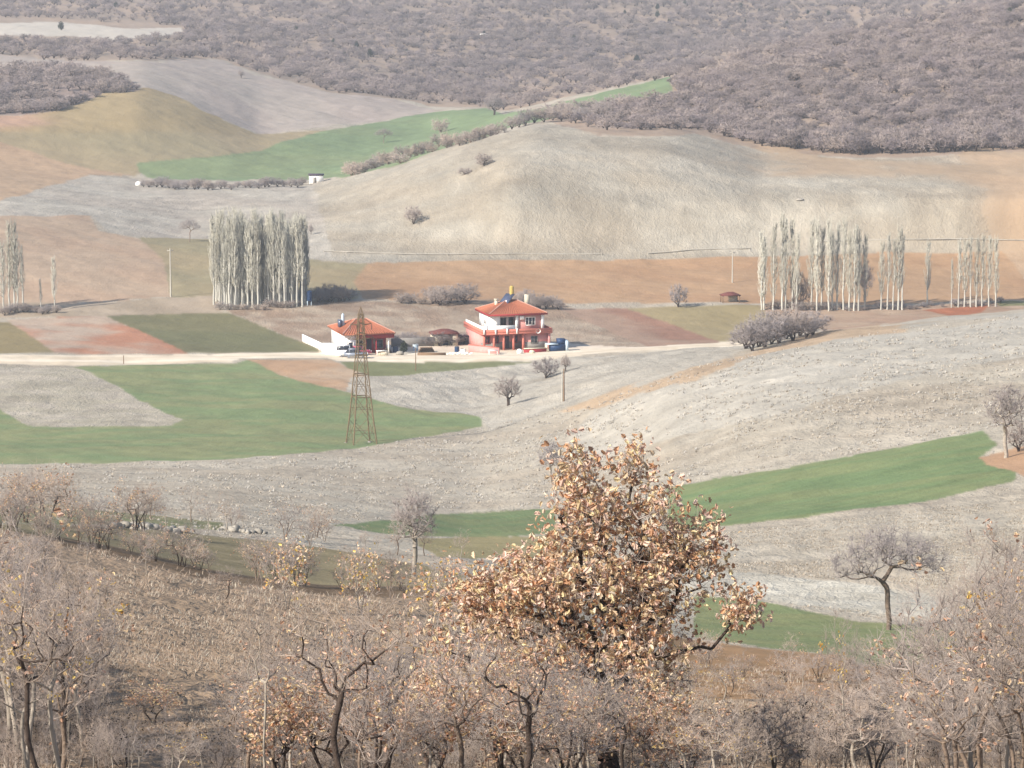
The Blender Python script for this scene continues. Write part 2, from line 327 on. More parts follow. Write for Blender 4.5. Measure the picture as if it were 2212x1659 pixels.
    # blur field borders a little so they are not knife edges
    k = col.copy(); col[1:-1, 1:-1] = .5*k[1:-1, 1:-1]+.125*(k[2:, 1:-1]+k[:-2, 1:-1]+k[1:-1, 2:]+k[1:-1, :-2])
    # normals
    du = np.gradient(p, axis=0); dv = np.gradient(p, axis=1)
    N = np.cross(du, dv); N /= np.linalg.norm(N, axis=-1, keepdims=True); N[N[..., 2] < 0] *= -1
    idx = np.arange(nu*nv).reshape(nu, nv)
    q = np.stack([idx[:-1, :-1], idx[:-1, 1:], idx[1:, 1:], idx[1:, :-1]], -1).reshape(-1, 4)
    ff = fid[:-1, :-1].reshape(-1)
    nmf = np.array([f[0] for f in FIELDS])[fid].reshape(-1); Rf = np.where(rough, .55, .25).reshape(-1); Rf[nmf == 'mound'] = .62; Rf[nmf == 'pale_slope'] = .6; Rf[nmf == 'grassy_slope'] = .7; Rf[np.isin(fid.reshape(-1), [j for j, f in enumerate(FIELDS) if f[0] in ('dirt_road', 'gravel_yard')])] = .12
    Pf = p.reshape(-1, 3); Cf = col.reshape(-1, 3); Nf = N.reshape(-1, 3)
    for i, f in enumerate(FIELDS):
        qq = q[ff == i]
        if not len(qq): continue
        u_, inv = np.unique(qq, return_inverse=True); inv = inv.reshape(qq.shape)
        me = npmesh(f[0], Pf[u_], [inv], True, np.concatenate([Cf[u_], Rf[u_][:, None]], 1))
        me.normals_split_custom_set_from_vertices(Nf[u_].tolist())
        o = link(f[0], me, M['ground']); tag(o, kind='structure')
    return
def ground_mat():
    m = bpy.data.materials.new('ground'); m.use_nodes = True; n = m.node_tree; N = n.nodes; L = n.links; b = N['Principled BSDF']
    b.inputs['Roughness'].default_value = .95; b.inputs['Specular IOR Level'].default_value = .1
    a = N.new('ShaderNodeAttribute'); a.attribute_name = 'Col'; tc = N.new('ShaderNodeTexCoord')
    outs = []
    for sc, st, w in ((.55, (1, .45, 1), .5), (2.2, (1, .6, 1), .4), (7., (1, 1, 1), .25)):
        mp = N.new('ShaderNodeMapping'); mp.inputs['Scale'].default_value = st; mp.inputs['Rotation'].default_value = (0, 0, sc*.3); L.new(tc.outputs['Object'], mp.inputs[0])
        z = N.new('ShaderNodeTexNoise'); z.inputs['Scale'].default_value = sc; z.inputs['Detail'].default_value = 3; z.inputs['Roughness'].default_value = .6; z.inputs['Distortion'].default_value = .8
        L.new(mp.outputs[0], z.inputs['Vector'])
        r = N.new('ShaderNodeMapRange'); r.inputs[1].default_value = .28; r.inputs[2].default_value = .72; r.inputs[3].default_value = -w; r.inputs[4].default_value = w; L.new(z.outputs[0], r.inputs[0]); outs.append(r.outputs[0])
    s = N.new('ShaderNodeMath'); s.operation = 'ADD'; L.new(outs[0], s.inputs[0]); L.new(outs[1], s.inputs[1])
    s2 = N.new('ShaderNodeMath'); s2.operation = 'ADD'; L.new(s.outputs[0], s2.inputs[0]); L.new(outs[2], s2.inputs[1])
    f = N.new('ShaderNodeMath'); f.operation = 'MULTIPLY'; f.inputs[1].default_value = .3; L.new(a.outputs['Alpha'], f.inputs[0])
    f2 = N.new('ShaderNodeMath'); f2.operation = 'MULTIPLY_ADD'; f2.inputs[2].default_value = 1; L.new(s2.outputs[0], f2.inputs[0]); L.new(f.outputs[0], f2.inputs[1])
    v = N.new('ShaderNodeVectorMath'); v.operation = 'SCALE'; L.new(a.outputs['Color'], v.inputs[0]); L.new(f2.outputs[0], v.inputs['Scale']); L.new(v.outputs[0], b.inputs['Base Color'])
    bp = N.new('ShaderNodeBump'); bp.inputs['Distance'].default_value = .22; L.new(a.outputs['Alpha'], bp.inputs['Strength']); L.new(s.outputs[0], bp.inputs['Height']); L.new(bp.outputs[0], b.inputs['Normal'])
    return m
M['ground'] = ground_mat()
build_terrain()
#@@REST

# ------------------------------------------------------------------ batch geometry
def prisms(P0, P1, r0, r1, k=4):
    """tapered tubes between point arrays; r1 == 0 gives spikes"""
    P0 = np.atleast_2d(P0).astype(float); P1 = np.atleast_2d(P1).astype(float); n = len(P0)
    r0 = np.broadcast_to(r0, (n,)); r1 = np.broadcast_to(r1, (n,))
    d = P1-P0; d /= np.maximum(np.linalg.norm(d, axis=1, keepdims=True), 1e-9)
    a = np.cross(d, np.where(np.abs(d[:, 2:3]) > .9, [[1., 0, 0]], [[0, 0, 1.]])); a /= np.linalg.norm(a, axis=1, keepdims=True); b = np.cross(d, a)
    th = np.arange(k)*2*math.pi/k
    ring = a[:, None]*np.cos(th)[None, :, None]+b[:, None]*np.sin(th)[None, :, None]
    V0 = P0[:, None]+ring*r0[:, None, None]
    base = np.arange(n)[:, None]
    if np.all(r1 == 0):
        V = np.concatenate([V0, P1[:, None]], 1).reshape(-1, 3)
        f = np.stack([np.stack([base[:, 0]*(k+1)+i, base[:, 0]*(k+1)+(i+1) % k, base[:, 0]*(k+1)+k], -1) for i in range(k)], 1).reshape(-1, 3)
        return V, [f]
    V1 = P1[:, None]+ring*r1[:, None, None]
    V = np.concatenate([V0, V1], 1).reshape(-1, 3); b0 = base[:, 0]*2*k
    f = np.stack([np.stack([b0+i, b0+(i+1) % k, b0+k+(i+1) % k, b0+k+i], -1) for i in range(k)], 1).reshape(-1, 4)
    return V, [f]
def merge(parts):
    V = []; fs = []; n = 0
    for v, f in parts:
        V.append(v); fs += [x+n for x in f]; n += len(v)
    return np.concatenate(V), fs
def box(x0, x1, y0, y1, z0, z1):
    V = np.array([[x, y, z] for z in (z0, z1) for y in (y0, y1) for x in (x0, x1)], float)
    return V, [np.array([[0, 2, 3, 1], [4, 5, 7, 6], [0, 1, 5, 4], [2, 6, 7, 3], [0, 4, 6, 2], [1, 3, 7, 5]])]
def part(name, parts, mt, parent, smooth=False, label=None, col=None):
    V, f = merge(parts) if isinstance(parts, list) else parts
    o = link(name, npmesh(name, V, f, smooth, col), mt, parent)
    if label: o['label'] = label
    return o
def stuff(o): o['kind'] = 'stuff'; return o
def copy_tree(o, loc, rz, s, label, group, cat=None):
    r = o.copy(); C.objects.link(r); r.location = loc; r.rotation_euler = (0, 0, rz); r.scale = s if hasattr(s, '__len__') else (s, s, s)
    r['label'] = label
    if group: r['group'] = group
    elif 'group' in r: del r['group']
    if cat: r['category'] = cat
    for ch in o.children:
        c = ch.copy(); C.objects.link(c); c.parent = r
    return r
class Proto:
    """first use places the original, later uses copy it"""
    def __init__(s, root): s.root = root; s.used = False
    def put(s, loc, rz, sc, label, group=None, cat=None):
        if s.used: return copy_tree(s.root, loc, rz, sc, label, group, cat)
        s.used = True; r = s.root; r.location = loc; r.rotation_euler = (0, 0, rz); r.scale = sc if hasattr(sc, '__len__') else (sc, sc, sc)
        r['label'] = label
        if group: r['group'] = group
        if cat: r['category'] = cat
        return r
# ------------------------------------------------------------------ trees
def skeleton(att, trunk, seg, rng, tip=.006, power=.5, wob=.12, up=.35):
    """grow branches from a trunk polyline out to attraction points"""
    nodes = [np.array(p, float) for p in trunk]; par = [-1]+list(range(len(trunk)-1)); plen = [0.]
    for i in range(1, len(nodes)): plen.append(plen[-1]+np.linalg.norm(nodes[i]-nodes[i-1]))
    tips = []
    base = np.array(trunk[len(trunk)//2]); att = att[np.argsort(np.linalg.norm(att-base, axis=1))]
    Nn = np.zeros((len(att)*12+len(nodes), 3)); cnt = len(nodes); Nn[:cnt] = nodes; PL = np.zeros(len(Nn)); PL[:cnt] = plen
    par = par+[0]*(len(Nn)-cnt)
    nt0 = len(trunk)//3
    for a in att:
        d = Nn[nt0:cnt]-a; dist = np.sqrt((d*d).sum(1))
        cost = dist+.7*np.maximum(0, d[:, 2])+.22*PL[nt0:cnt]
        i = int(np.argmin(cost))+nt0; p0 = Nn[i].copy(); L = np.linalg.norm(a-p0); n = int(max(1, min(10, round(L/seg))))
        prev = i; perp = rng.normal(size=3)*L*wob; perp[2] += L*.0
        g = Nn[i]-Nn[par[i]] if i > 0 else np.array([0, 0, 1.]); g = g/(np.linalg.norm(g)+1e-9)*L*up
        for k in range(1, n+1):
            t = k/n; q = p0*(1-t)+a*t+(perp+g)*math.sin(math.pi*t)*.5
            if k < n: q = q+rng.normal(size=3)*seg*.12
            Nn[cnt] = q; par[cnt] = prev; PL[cnt] = PL[prev]+np.linalg.norm(q-Nn[prev]); prev = cnt; cnt += 1
        tips.append(prev)
    Nn = Nn[:cnt]; par = np.array(par[:cnt]); w = np.zeros(cnt); w[tips] = 1
    for i in range(cnt-1, 0, -1): w[par[i]] += w[i]
    r = tip*np.maximum(w, 1)**power
    return Nn, par, r, np.array(tips)
def tree_parts(name, att, trunk, seg, rng, tip, power=.5, twigs=4, tl=.35, tw=None, thin=3, sub=1, upb=.35, wob=.12, flat=0):
    """-> (trunk and limb geometry), (twig geometry), twig end points"""
    N_, par, r, tips = skeleton(att, trunk, seg, rng, tip, power, wob)
    i = np.arange(1, len(N_)); p = par[1:]
    r1 = r[i]; r0 = np.minimum(r[p], r1*1.35)
    big = r1 > tip*2.6
    parts = [prisms(N_[p][big], N_[i][big], r0[big], r1[big], 6)]
    # root flare
    parts.append(prisms(N_[:1]-[0, 0, .6], N_[1:2]*.6+N_[:1]*.4, [r[0]*1.5], [r[0]*1.0], 7))
    tp = [prisms(N_[p][~big], N_[i][~big], r0[~big], r1[~big], thin)]
    src = np.concatenate([tips, np.nonzero(~big)[0]+1]) ; src = np.repeat(src, twigs)
    d = N_[src]-N_[par[src]]; d /= np.linalg.norm(d, axis=1, keepdims=True)+1e-9
    dr = d*.8+rng.normal(size=d.shape)*.62+[0, 0, upb]; dr /= np.linalg.norm(dr, axis=1, keepdims=True)
    L = tl*rng.uniform(.45, 1.25, len(src))
    e = N_[src]+dr*L[:, None]; tw = tw or tip*.8
    mid = N_[src]*.45+e*.55+rng.normal(size=e.shape)*(L*.07)[:, None]
    tp.append(prisms(N_[src], mid, tw, tw*.7, 3)); tp.append(prisms(mid, e, tw*.7, 0, 3))
    ends = [e]
    for s in range(sub):
        t = rng.uniform(.35, .9, len(src))[:, None]; q = N_[src]*(1-t)+mid*t if s % 2 else mid*(1-t)+e*t
        d2 = dr+rng.normal(size=dr.shape)*.75; d2 /= np.linalg.norm(d2, axis=1, keepdims=True)
        e2 = q+d2*(L*rng.uniform(.35, .75, len(src)))[:, None]
        tp.append(prisms(q, e2, tw*.65, 0, 3)); ends.append(e2)
    return merge(parts), merge(tp), np.concatenate(ends)
def blob(rng, n, balls, pw=.8):
    """random points in a union of ellipsoids (x,y,z,rx,ry,rz), denser outwards"""
    vol = np.array([b[3]*b[4]*b[5] for b in balls])**pw; which = rng.choice(len(balls), n, p=vol/vol.sum())
    b = np.array(balls)[which]; d = rng.normal(size=(n, 3)); d /= np.linalg.norm(d, axis=1, keepdims=True)
    return b[:, :3]+d*b[:, 3:6]*(rng.uniform(0, 1, n)**.42)[:, None]
LEAFS = [(218, 194, 162), (214, 184, 150), (228, 210, 182), (208, 172, 144), (222, 198, 180), (196, 150, 114), (226, 206, 160), (194, 170, 134), (214, 182, 164), (182, 142, 112)]
def leaf_shape(rng, L):
    """lobed oak leaf folded along its midrib, stalk at the origin"""
    w = L*.36; c = L*rng.uniform(-.2, .45); f = w*rng.uniform(.2, .8)
    V = [(0, 0, 0), (L*.35, 0, c*.3), (L*.68, 0, c*.5), (L, 0, c*.1)]
    for s in (1, -1): V += [(L*.24, s*w*.55, f*.6), (L*.45, s*w, f+c*.2), (L*.56, s*w*.6, f*.6+c*.3), (L*.76, s*w*.85, f*.7+c*.3)]
    F_ = []
    for o in (4, 8):
        F_ += [(0, 1, o), (o, 1, o+1), (o+1, 1, o+2), (1, 2, o+2), (o+2, 2, o+3), (2, 3, o+3)]
    return np.array(V), np.array(F_)
def leaves(rng, pts, L, colors, tint=None):
    """lobed leaves at the points -> V, faces, colours"""
    n = len(pts); shapes = [leaf_shape(rng, 1.) for _ in range(6)]; Vs = []; Fs = []; Cs = []; c = 0
    cl = lin(np.array(colors)); off = 0
    for s, (sv, sf) in enumerate(shapes):
        m = np.arange(n) % 6 == s; k = m.sum()
        if not k: continue
        q = rng.normal(size=(k, 3)); q[:, 2] -= .5; q /= np.linalg.norm(q, axis=1, keepdims=True)
        h = rng.normal(size=(k, 3)); y = np.cross(q, h); y /= np.linalg.norm(y, axis=1, keepdims=True); z = np.cross(q, y)
        l = L*rng.uniform(.6, 1.15, k)
        V = pts[m][:, None]+(sv[None, :, 0:1]*q[:, None]+sv[None, :, 1:2]*y[:, None]+sv[None, :, 2:3]*z[:, None])*l[:, None, None]
        Vs.append(V.reshape(-1, 3)); Fs.append((sf[None]+np.arange(k)[:, None, None]*len(sv)+off).reshape(-1, 3)); off += k*len(sv)
        cc = cl[rng.integers(0, len(cl), k)]*rng.uniform(.8, 1.3, (k, 1))
        Cs.append(np.repeat(cc, len(sv), 0))
    return np.concatenate(Vs), [np.concatenate(Fs)], np.concatenate(Cs)
M['bark'] = mat('bark', (138, 120, 104), .9, .3, 8, .6, rnd=.2, k=.7)
M['bark_dark'] = mat('bark_dark', (78, 66, 58), .9, .3, 8, .6, rnd=.2, k=.7)
M['bark_pale'] = mat('bark_pale', (186, 174, 158), .85, .25, 6, .5, rnd=.12, k=.6)
M['twig'] = mat('twig', (166, 150, 136), .9, .2, 6, rnd=.28, hue=(150, 140, 134), k=.95)
M['twig_grey'] = mat('twig_grey', (142, 134, 132), .9, .2, 2, rnd=.15, hue=(158, 144, 134), k=1.)
M['twig_far'] = mat('twig_far', (124, 113, 113), .95, .2, .5, rnd=.34, hue=(152, 138, 130), k=1.)
M['poplar_twig'] = mat('poplar_twig', (200, 196, 180), .9, .15, .7, rnd=.25, hue=(182, 176, 158), k=.72)
M['poplar_bark'] = mat('poplar_bark', (222, 218, 204), .8, .25, 1.5, .3, rnd=.1, stretch=(1, 1, .3), k=.58)
M['leaf'] = mat('dry_leaf', (0, 0, 0), .85, .12, 30, attr=True, trans=.42, spec=.05)
M['conifer'] = mat('conifer_green', (66, 74, 52), .9, .3, 1.5, rnd=.25)
M['grass'] = mat('dry_grass', (0, 0, 0), .9, .1, 5, attr=True, rnd=.12)

def make_bare(name, cat, seed, h, balls, fork, n, tip, twigs, tl, bark, twig, seg=.3, sub=1, lean=(0, 0), leaf_n=0, leaf_L=.1, power=.5, tw=None, stems=1, wob=.12, leafc=LEAFS, upb=.35):
    rng = np.random.default_rng(seed); root = empty(name, (0, 0, 0), cat=cat)
    G = []; T = []; E = []
    att = blob(rng, n, balls); per = np.array_split(rng.permutation(len(att)), stems)
    for s in range(stems):
        a = att[per[s]]
        if stems > 1:
            ang = 2*math.pi*s/stems; dirv = np.array([math.cos(ang), math.sin(ang)]); w = (a[:, :2]@dirv)
            a = att[np.argsort(-(att[:, :2]@dirv)+rng.normal(size=len(att))*h*.2)[:n//stems]]
            st = np.array([dirv[0]*.05*h*.4, dirv[1]*.05*h*.4, 0])
        else: st = np.zeros(3); dirv = np.zeros(2)
        k = 7; tr = []
        for i in range(k):
            t = i/(k-1)
            tr.append(st+[lean[0]*t+dirv[0]*fork*.3*t*t, lean[1]*t+dirv[1]*fork*.3*t*t, -.15+t*(fork+.15)]+(np.array([math.sin(i*.9+seed), math.cos(i*.7+seed*2), 0])*.035*fork if 0 < i else 0))
        g, t_, e = tree_parts(name, a, tr, seg, rng, tip, power, twigs, tl, tw, sub=sub, wob=wob, upb=upb)
        G.append(g); T.append(t_); E.append(e)
    part('trunk', G, bark, root, True)
    stuff(part('twigs', T, twig, root))
    if leaf_n:
        E = np.concatenate(E); cen = E[rng.integers(0, len(E), max(3, leaf_n//9))]
        pts = np.concatenate([cen[rng.integers(0, len(cen), leaf_n)]+rng.normal(size=(leaf_n, 3))*leaf_L*1.1])
        V, f, c = leaves(rng, pts, leaf_L, leafc); stuff(part('leaves', (V, f), M['leaf'], root, col=c))
    return root
# ------------------------------------------------------------------ structures in view: houses
def box_part(name, boxes, mt, parent, label=None):
    return part(name, [box(*b) for b in boxes], mt, parent, label=label)
M['pink'] = mat('pink_render', (214, 150, 142), .8, .16, 1.2, k=.85)
M['red'] = mat('red_render', (208, 124, 106), .8, .16, 1.2, k=.8)
M['darkred'] = mat('dark_red_paint', (158, 52, 54), .7, .12, 1.2, k=.8)
M['white'] = mat('whitewash', (250, 246, 238), .7, .04, 1.5, k=.9)
M['cream'] = mat('cream_render', (226, 214, 188), .8, .12, 1.2, k=.75)
M['grey'] = mat('grey_cement', (166, 160, 152), .85, .15, 1.2)
M['tile'] = mat('roof_tile', (200, 124, 92), .8, .35, 2.6, .6, stretch=(3, 1, 1))
M['tilepale'] = mat('ridge_tile', (222, 170, 148), .8, .15, 4)
M['olddark'] = mat('old_dark_tile', (130, 78, 70), .9, .3, 3)
M['glass'] = mat('window_glass', (52, 56, 66), .12, .05, 1, spec=.6)
M['door'] = mat('dark_door', (62, 48, 60), .6, .15, 2, k=1)
M['panel'] = mat('solar_panel', (88, 96, 122), .2, .1, 3, spec=.6)
M['tank'] = mat('yellow_tank', (226, 196, 112), .5, .08, 2)
M['concrete'] = mat('pole_concrete', (222, 216, 200), .85, .12, 3); M['channel'] = mat('old_channel_concrete', (206, 198, 182), .9, .35, .3, k=.56)
M['wood'] = mat('weathered_wood', (150, 122, 96), .9, .25, 6, stretch=(6, 6, 1))
M['steel'] = mat('weathered_steel', (150, 128, 98), .8, .25, 2, metal=.2)
M['blue'] = mat('blue_metal', (44, 72, 112), .5, .12, 1.5)
M['bluepale'] = mat('pale_blue_metal', (200, 216, 226), .5, .06, 1.5, k=.75)
M['tyre'] = mat('tyre_rubber', (36, 35, 36), .9, .1, 4)
M['silver'] = mat('silver_paint', (168, 176, 190), .3, .03, 2, spec=.6, metal=.3)
M['carwhite'] = mat('white_paint', (236, 236, 236), .3, .03, 2, spec=.6, k=.85)
M['carred'] = mat('red_paint', (226, 96, 126), .35, .03, 2, spec=.6)
M['stone'] = mat('pale_stone', (186, 178, 164), .9, .2, 3, .6, rnd=.15)
M['green'] = mat('green_leaf', (84, 98, 70), .85, .25, 3, rnd=.2)
def hip(x0, x1, y0, y1, z, h, rx0, rx1, th=.16):
    ym = (y0+y1)/2
    V = np.array([(x0, y0, z), (x1, y0, z), (x1, y1, z), (x0, y1, z), (x0, y0, z+th), (x1, y0, z+th), (x1, y1, z+th), (x0, y1, z+th), (rx0, ym, z+h), (rx1, ym, z+h)], float)
    return V, [np.array([[3, 2, 1, 0], [0, 1, 5, 4], [1, 2, 6, 5], [2, 3, 7, 6], [3, 0, 4, 7], [4, 5, 9, 8], [6, 7, 8, 9]]), np.array([[5, 6, 9], [7, 4, 8]])]
def ridges(V, r, parent):
    e = [(4, 8), (5, 9), (6, 9), (7, 8), (8, 9)]
    for a, b in e:
        part('ridge_cap', prisms(V[a]+[0, 0, .03], V[b]+[0, 0, .05], r, r, 6), M['tilepale'], parent, True)
def tile_rows(V, n, parent):
    """courses of tiles as raised strips on the front and left slopes"""
    out = []
    for quad in ((4, 5, 9, 8), (7, 4, 8, 8)):
        a, b, c, d = [V[i] for i in quad]
        nn = np.cross(b-a, d-a); nn /= np.linalg.norm(nn)
        if nn[2] < 0: nn = -nn
        L = int(np.linalg.norm(b-a)/.42)
        for i in range(L):
            t = (i+.5)/L; p = a+(b-a)*t
            q = d+(c-d)*t
            out.append(prisms(p+nn*.02, q+nn*.02, .09, .06, 5))
    stuff(part('tile_ribs', out, M['tile'], parent, True))
def window(parent, x, z, w, h, y, depth=.08, mull=1, frame='white', side=None):
    """window facing -y at plane y (or -x when side is given)"""
    def b(u0, u1, d0, d1, z0, z1):
        return box(u0, u1, y-d1, y-d0, z0, z1) if side is None else box(y-d1, y-d0, u0, u1, z0, z1)
    t = .1
    fr = [b(x, x+t, 0, depth, z, z+h), b(x+w-t, x+w, 0, depth, z, z+h), b(x+t, x+w-t, 0, depth, z, z+t), b(x+t, x+w-t, 0, depth, z+h-t, z+h)]
    for k in range(mull):
        c = x+w*(k+1)/(mull+1); fr.append(b(c-.035, c+.035, 0, depth, z+t, z+h-t))
    f = part('window', fr, M[frame], parent)
    part('pane', b(x+t, x+w-t, -.01, .03, z+t, z+h-t), M['glass'], f)
YAW = R(15)
# two-storey house
g = at(1044, 572)
H = empty('village_house', g, YAW, 'two-storey pink and white farmhouse with orange tiled hip roof beside the dirt road', 'house')
box_part('wall', [(0, 7.2, 2.1, 12, -.3, 2.68), (7.2, 11.6, .3, 12, -.3, 2.68), (1.6, 10.6, 2.5, 8.8, 2.95, 5.9), (6.3, 10.6, .8, 2.5, 2.95, 5.9)], M['pink'], H)
box_part('side_wall', [(1.52, 1.6, .8, 8.8, 2.95, 5.9), (1.6, 3.1, .8, .95, 2.95, 5.75), (1.6, 6.3, 2.44, 2.5, 2.95, 5.9)], M['white'], H, 'bright white side wall')
box_part('lower_panel', [(.05, 7.15, 2.04, 2.1, 0, 1.1), (7.3, 11.5, .24, .3, .1, 1.2)], M['grey'], H)
box_part('balcony_slab', [(-.35, 11.95, -.35, 12.2, 2.68, 2.95)], M['red'], H)
box_part('parapet', [(-.35, 11.95, -.35, -.2, 2.95, 3.55), (-.35, -.2, -.2, 12.2, 2.95, 3.6), (11.8, 11.95, -.2, 12.2, 2.95, 3.5)], M['red'], H)
box_part('balcony_wall', [(-.1, 5.6, .1, .25, 2.95, 4.15), (-.1, .05, .25, 11.8, 2.95, 4.0)], M['white'], H, 'white balcony wall')
for x in (.0, 1.7, 3.4, 5.1, 6.8): box_part('pier', [(x, x+.34, 0, .34, -.3, 2.68)], M['red'], H)
box_part('pier', [(11.3, 11.7, -.02, .28, -.3, 2.68)], M['pink'], H)
for x in (5.75, 10.25): box_part('column', [(x, x+.5, .62, .79, 2.95, 5.88)], M['white'], H)
box_part('balcony_beam', [(3.1, 6.3, .8, 1.05, 5.5, 5.9)], M['pink'], H)
RV, rf = hip(1.0, 11.2, .2, 9.4, 5.9, 2.0, 5.3, 6.9)
roof = part('roof', (RV, rf), M['tile'], H); ridges(RV, .12, roof); tile_rows(RV, 8, roof)
box_part('eaves_board', [(.95, 11.25, .12, .2, 5.78, 6.04), (.92, 1.0, .2, 9.4, 5.78, 6.04)], M['darkred'], H)
box_part('chimney', [(8.7, 9.6, 5.6, 6.4, 6.3, 8.6)], M['cream'], roof, 'broad cream chimney')
box_part('chimney', [(3.3, 3.8, 4.8, 5.3, 6.4, 8.0), (3.2, 3.9, 4.7, 5.4, 8.0, 8.12)], M['cream'], roof, 'slim cream chimney')
p0, p1 = np.array([4.5, 4.2, 7.3]), np.array([6.1, 5.2, 8.9])
dd = np.array([.55, -.75, 0]); pn = np.array([-.4, -.35, .5])*.1
V = np.array([p0-dd, p0+dd, p1+dd, p1-dd]); V = np.concatenate([V, V+pn])
hs = part('solar_panel', (V, [np.array([[0, 1, 2, 3], [4, 7, 6, 5], [0, 4, 5, 1], [1, 5, 6, 2], [2, 6, 7, 3], [3, 7, 4, 0]])]), M['panel'], H)
part('stand_leg', prisms([5.9, 5.0, 7.2], [6.1, 5.2, 8.9], .05, .05), M['steel'], hs); part('stand_leg', prisms([4.5, 4.2, 6.9], [4.5, 4.2, 7.4], .05, .05), M['steel'], hs)
part('water_tank', merge([prisms([6.3, 5.2, 8.7], [6.3, 5.2, 10.1], .38, .38, 14), prisms([6.3, 5.2, 10.1], [6.3, 5.2, 10.3], .38, .15, 14), prisms([6.3, 5.2, 7.5], [6.3, 5.2, 8.7], .07, .07)]), M['tank'], H, True)
window(H, 7.5, 3.95, 1.75, 1.45, .8, mull=2)
window(H, 3.5, 3.9, 1.1, 1.3, 2.44, frame='grey'); window(H, 5.0, 3.3, .9, 2.1, 2.44, frame='grey', mull=0)
for x in (.7, 2.3, 5.6): window(H, x, .9, .95, 1.35, 2.04, frame='darkred')
window(H, 8.3, .95, 1.2, 1.3, .24, frame='grey'); window(H, 4.0, 3.9, 1.3, 1.2, 1.52, side=1)
box_part('door', [(4.1, 5.0, 2.0, 2.1, 0, 2.1)], M['door'], H)
box_part('air_conditioner', [(6.5, 7.25, .5, .79, 5.0, 5.6)], M['white'], H)
part('satellite_dish', merge([prisms([9.4, -.6, 3.1], [9.4, -.42, 3.15], .42, .3, 14), prisms([9.4, -.42, 3.15], [9.4, -.2, 3.0], .04, .04)]), M['white'], H, True)
part('porch_lamp', merge([prisms([-.3, -.3, 3.6], [-.3, -.3, 5.0], .06, .05, 6), prisms([-.3, -.3, 5.0], [-.3, -.3, 5.3], .14, .1, 8)]), M['white'], H)
for x in (-.1, 1.9, 3.9, 5.6): box_part('baluster', [(x, x+.25, -.45, -.35, 2.75, 3.7)], M['white'], H)
# red forecourt walls
def low_wall(name, a, b, h, th, mt, label, cat='wall', cap=None, z0=-.4):
    a = Vector(a); b = Vector(b); d = b-a; L = math.hypot(d.x, d.y); yw = math.atan2(d.y, d.x)
    o = empty(name, a, yw, label, cat)
    n = max(1, int(L/2)) if abs(d.z) > .35 else 1; bs = []
    for i in range(n):
        z = d.z*(i+.5)/n; bs.append(box(L*i/n, L*(i+1)/n, -th/2, th/2, z0+z, z+h))
    part('wall', bs, M[mt], o)
    if cap: part('coping', [box(L*i/n-.01, L*(i+1)/n-.012, -th/2-.06, th/2+.06, d.z*(i+.5)/n+h, d.z*(i+.5)/n+h+.1) for i in range(n)], M[cap], o)
    return o
low_wall('garden_wall', at(1012, 570), at(1078, 566), 1.1, .25, 'pink', 'low pink-red wall in front of the left corner of the two-storey house', cap='red')
low_wall('garden_wall', at(1132, 568), at(1182, 569), .6, .4, 'darkred', 'long dark red planter wall under the right window of the two-storey house', cap='cream')
# single-storey house
g = at(743, 566)
H = empty('village_house', g, YAW, 'single-storey red and white house with hip roof behind the steel pylon', 'house')
box_part('wall', [(0, 7.4, 2.0, 10.6, -.4, 3.3)], M['darkred'], H); box_part('front_wall', [(0, 1.9, .02, 1.99, -.4, 3.3)], M['white'], H, 'white front corner wall')
box_part('side_wall', [(-.09, 0, 0, 10.65, -.4, 3.3), (-3.0, -.09, 1.5, 6, -.4, 1.3)], M['white'], H, 'bright white side wall and annexe')
for x in (3.4, 5.2, 7.3): box_part('porch_post', [(x, x+.22, .0, .22, -.4, 3.3)], M['white' if x > 7 else 'darkred'], H)
box_part('porch_beam', [(1.9, 8.3, -.3, -.1, 2.6, 3.28), (8.1, 8.3, -.1, 4, 2.6, 3.28)], M['darkred'], H)
RV, rf = hip(-.6, 8.4, -.7, 11.3, 3.3, 1.95, 3.0, 4.8)
roof = part('roof', (RV, rf), M['tile'], H); ridges(RV, .12, roof); tile_rows(RV, 8, roof)
box_part('door', [(4.0, 4.9, 1.93, 2.0, -.2, 2.2)], M['door'], H)
window(H, 2.3, .9, 1.1, 1.3, 2.0, frame='white'); window(H, 5.4, .6, 1.5, 1.5, 2.0, frame='grey', mull=1); window(H, .5, .9, .9, 1.2, .02, frame='white', mull=0)
part('water_tank', merge([prisms([.8, 5.5, 4.2], [.8, 5.5, 6.0], .3, .26, 12), prisms([.8, 5.5, 6.0], [.8, 5.5, 6.3], .26, .05, 12)]), M['bluepale'], H, True)
box_part('solar_panel', [(.0, .5, 4.9, 6.1, 4.0, 5.2)], M['panel'], H)
low_wall('boundary_wall', at(650, 588), at(700, 570), 1.25, .22, 'white', 'whitewashed boundary wall running from the green field to the single-storey house')
low_wall('boundary_wall', at(700, 569), at(742, 563), 1.0, .22, 'white', 'short whitewashed wall at the foot of the single-storey house')
low_wall('boundary_wall', at(843, 578), at(935, 580), 1.5, .22, 'grey', 'grey-cream garden wall between the two houses')
low_wall('plank_border', at(900, 564), at(962, 564), .45, .15, 'wood', 'long brown plank border beside the road between the two houses', 'border')
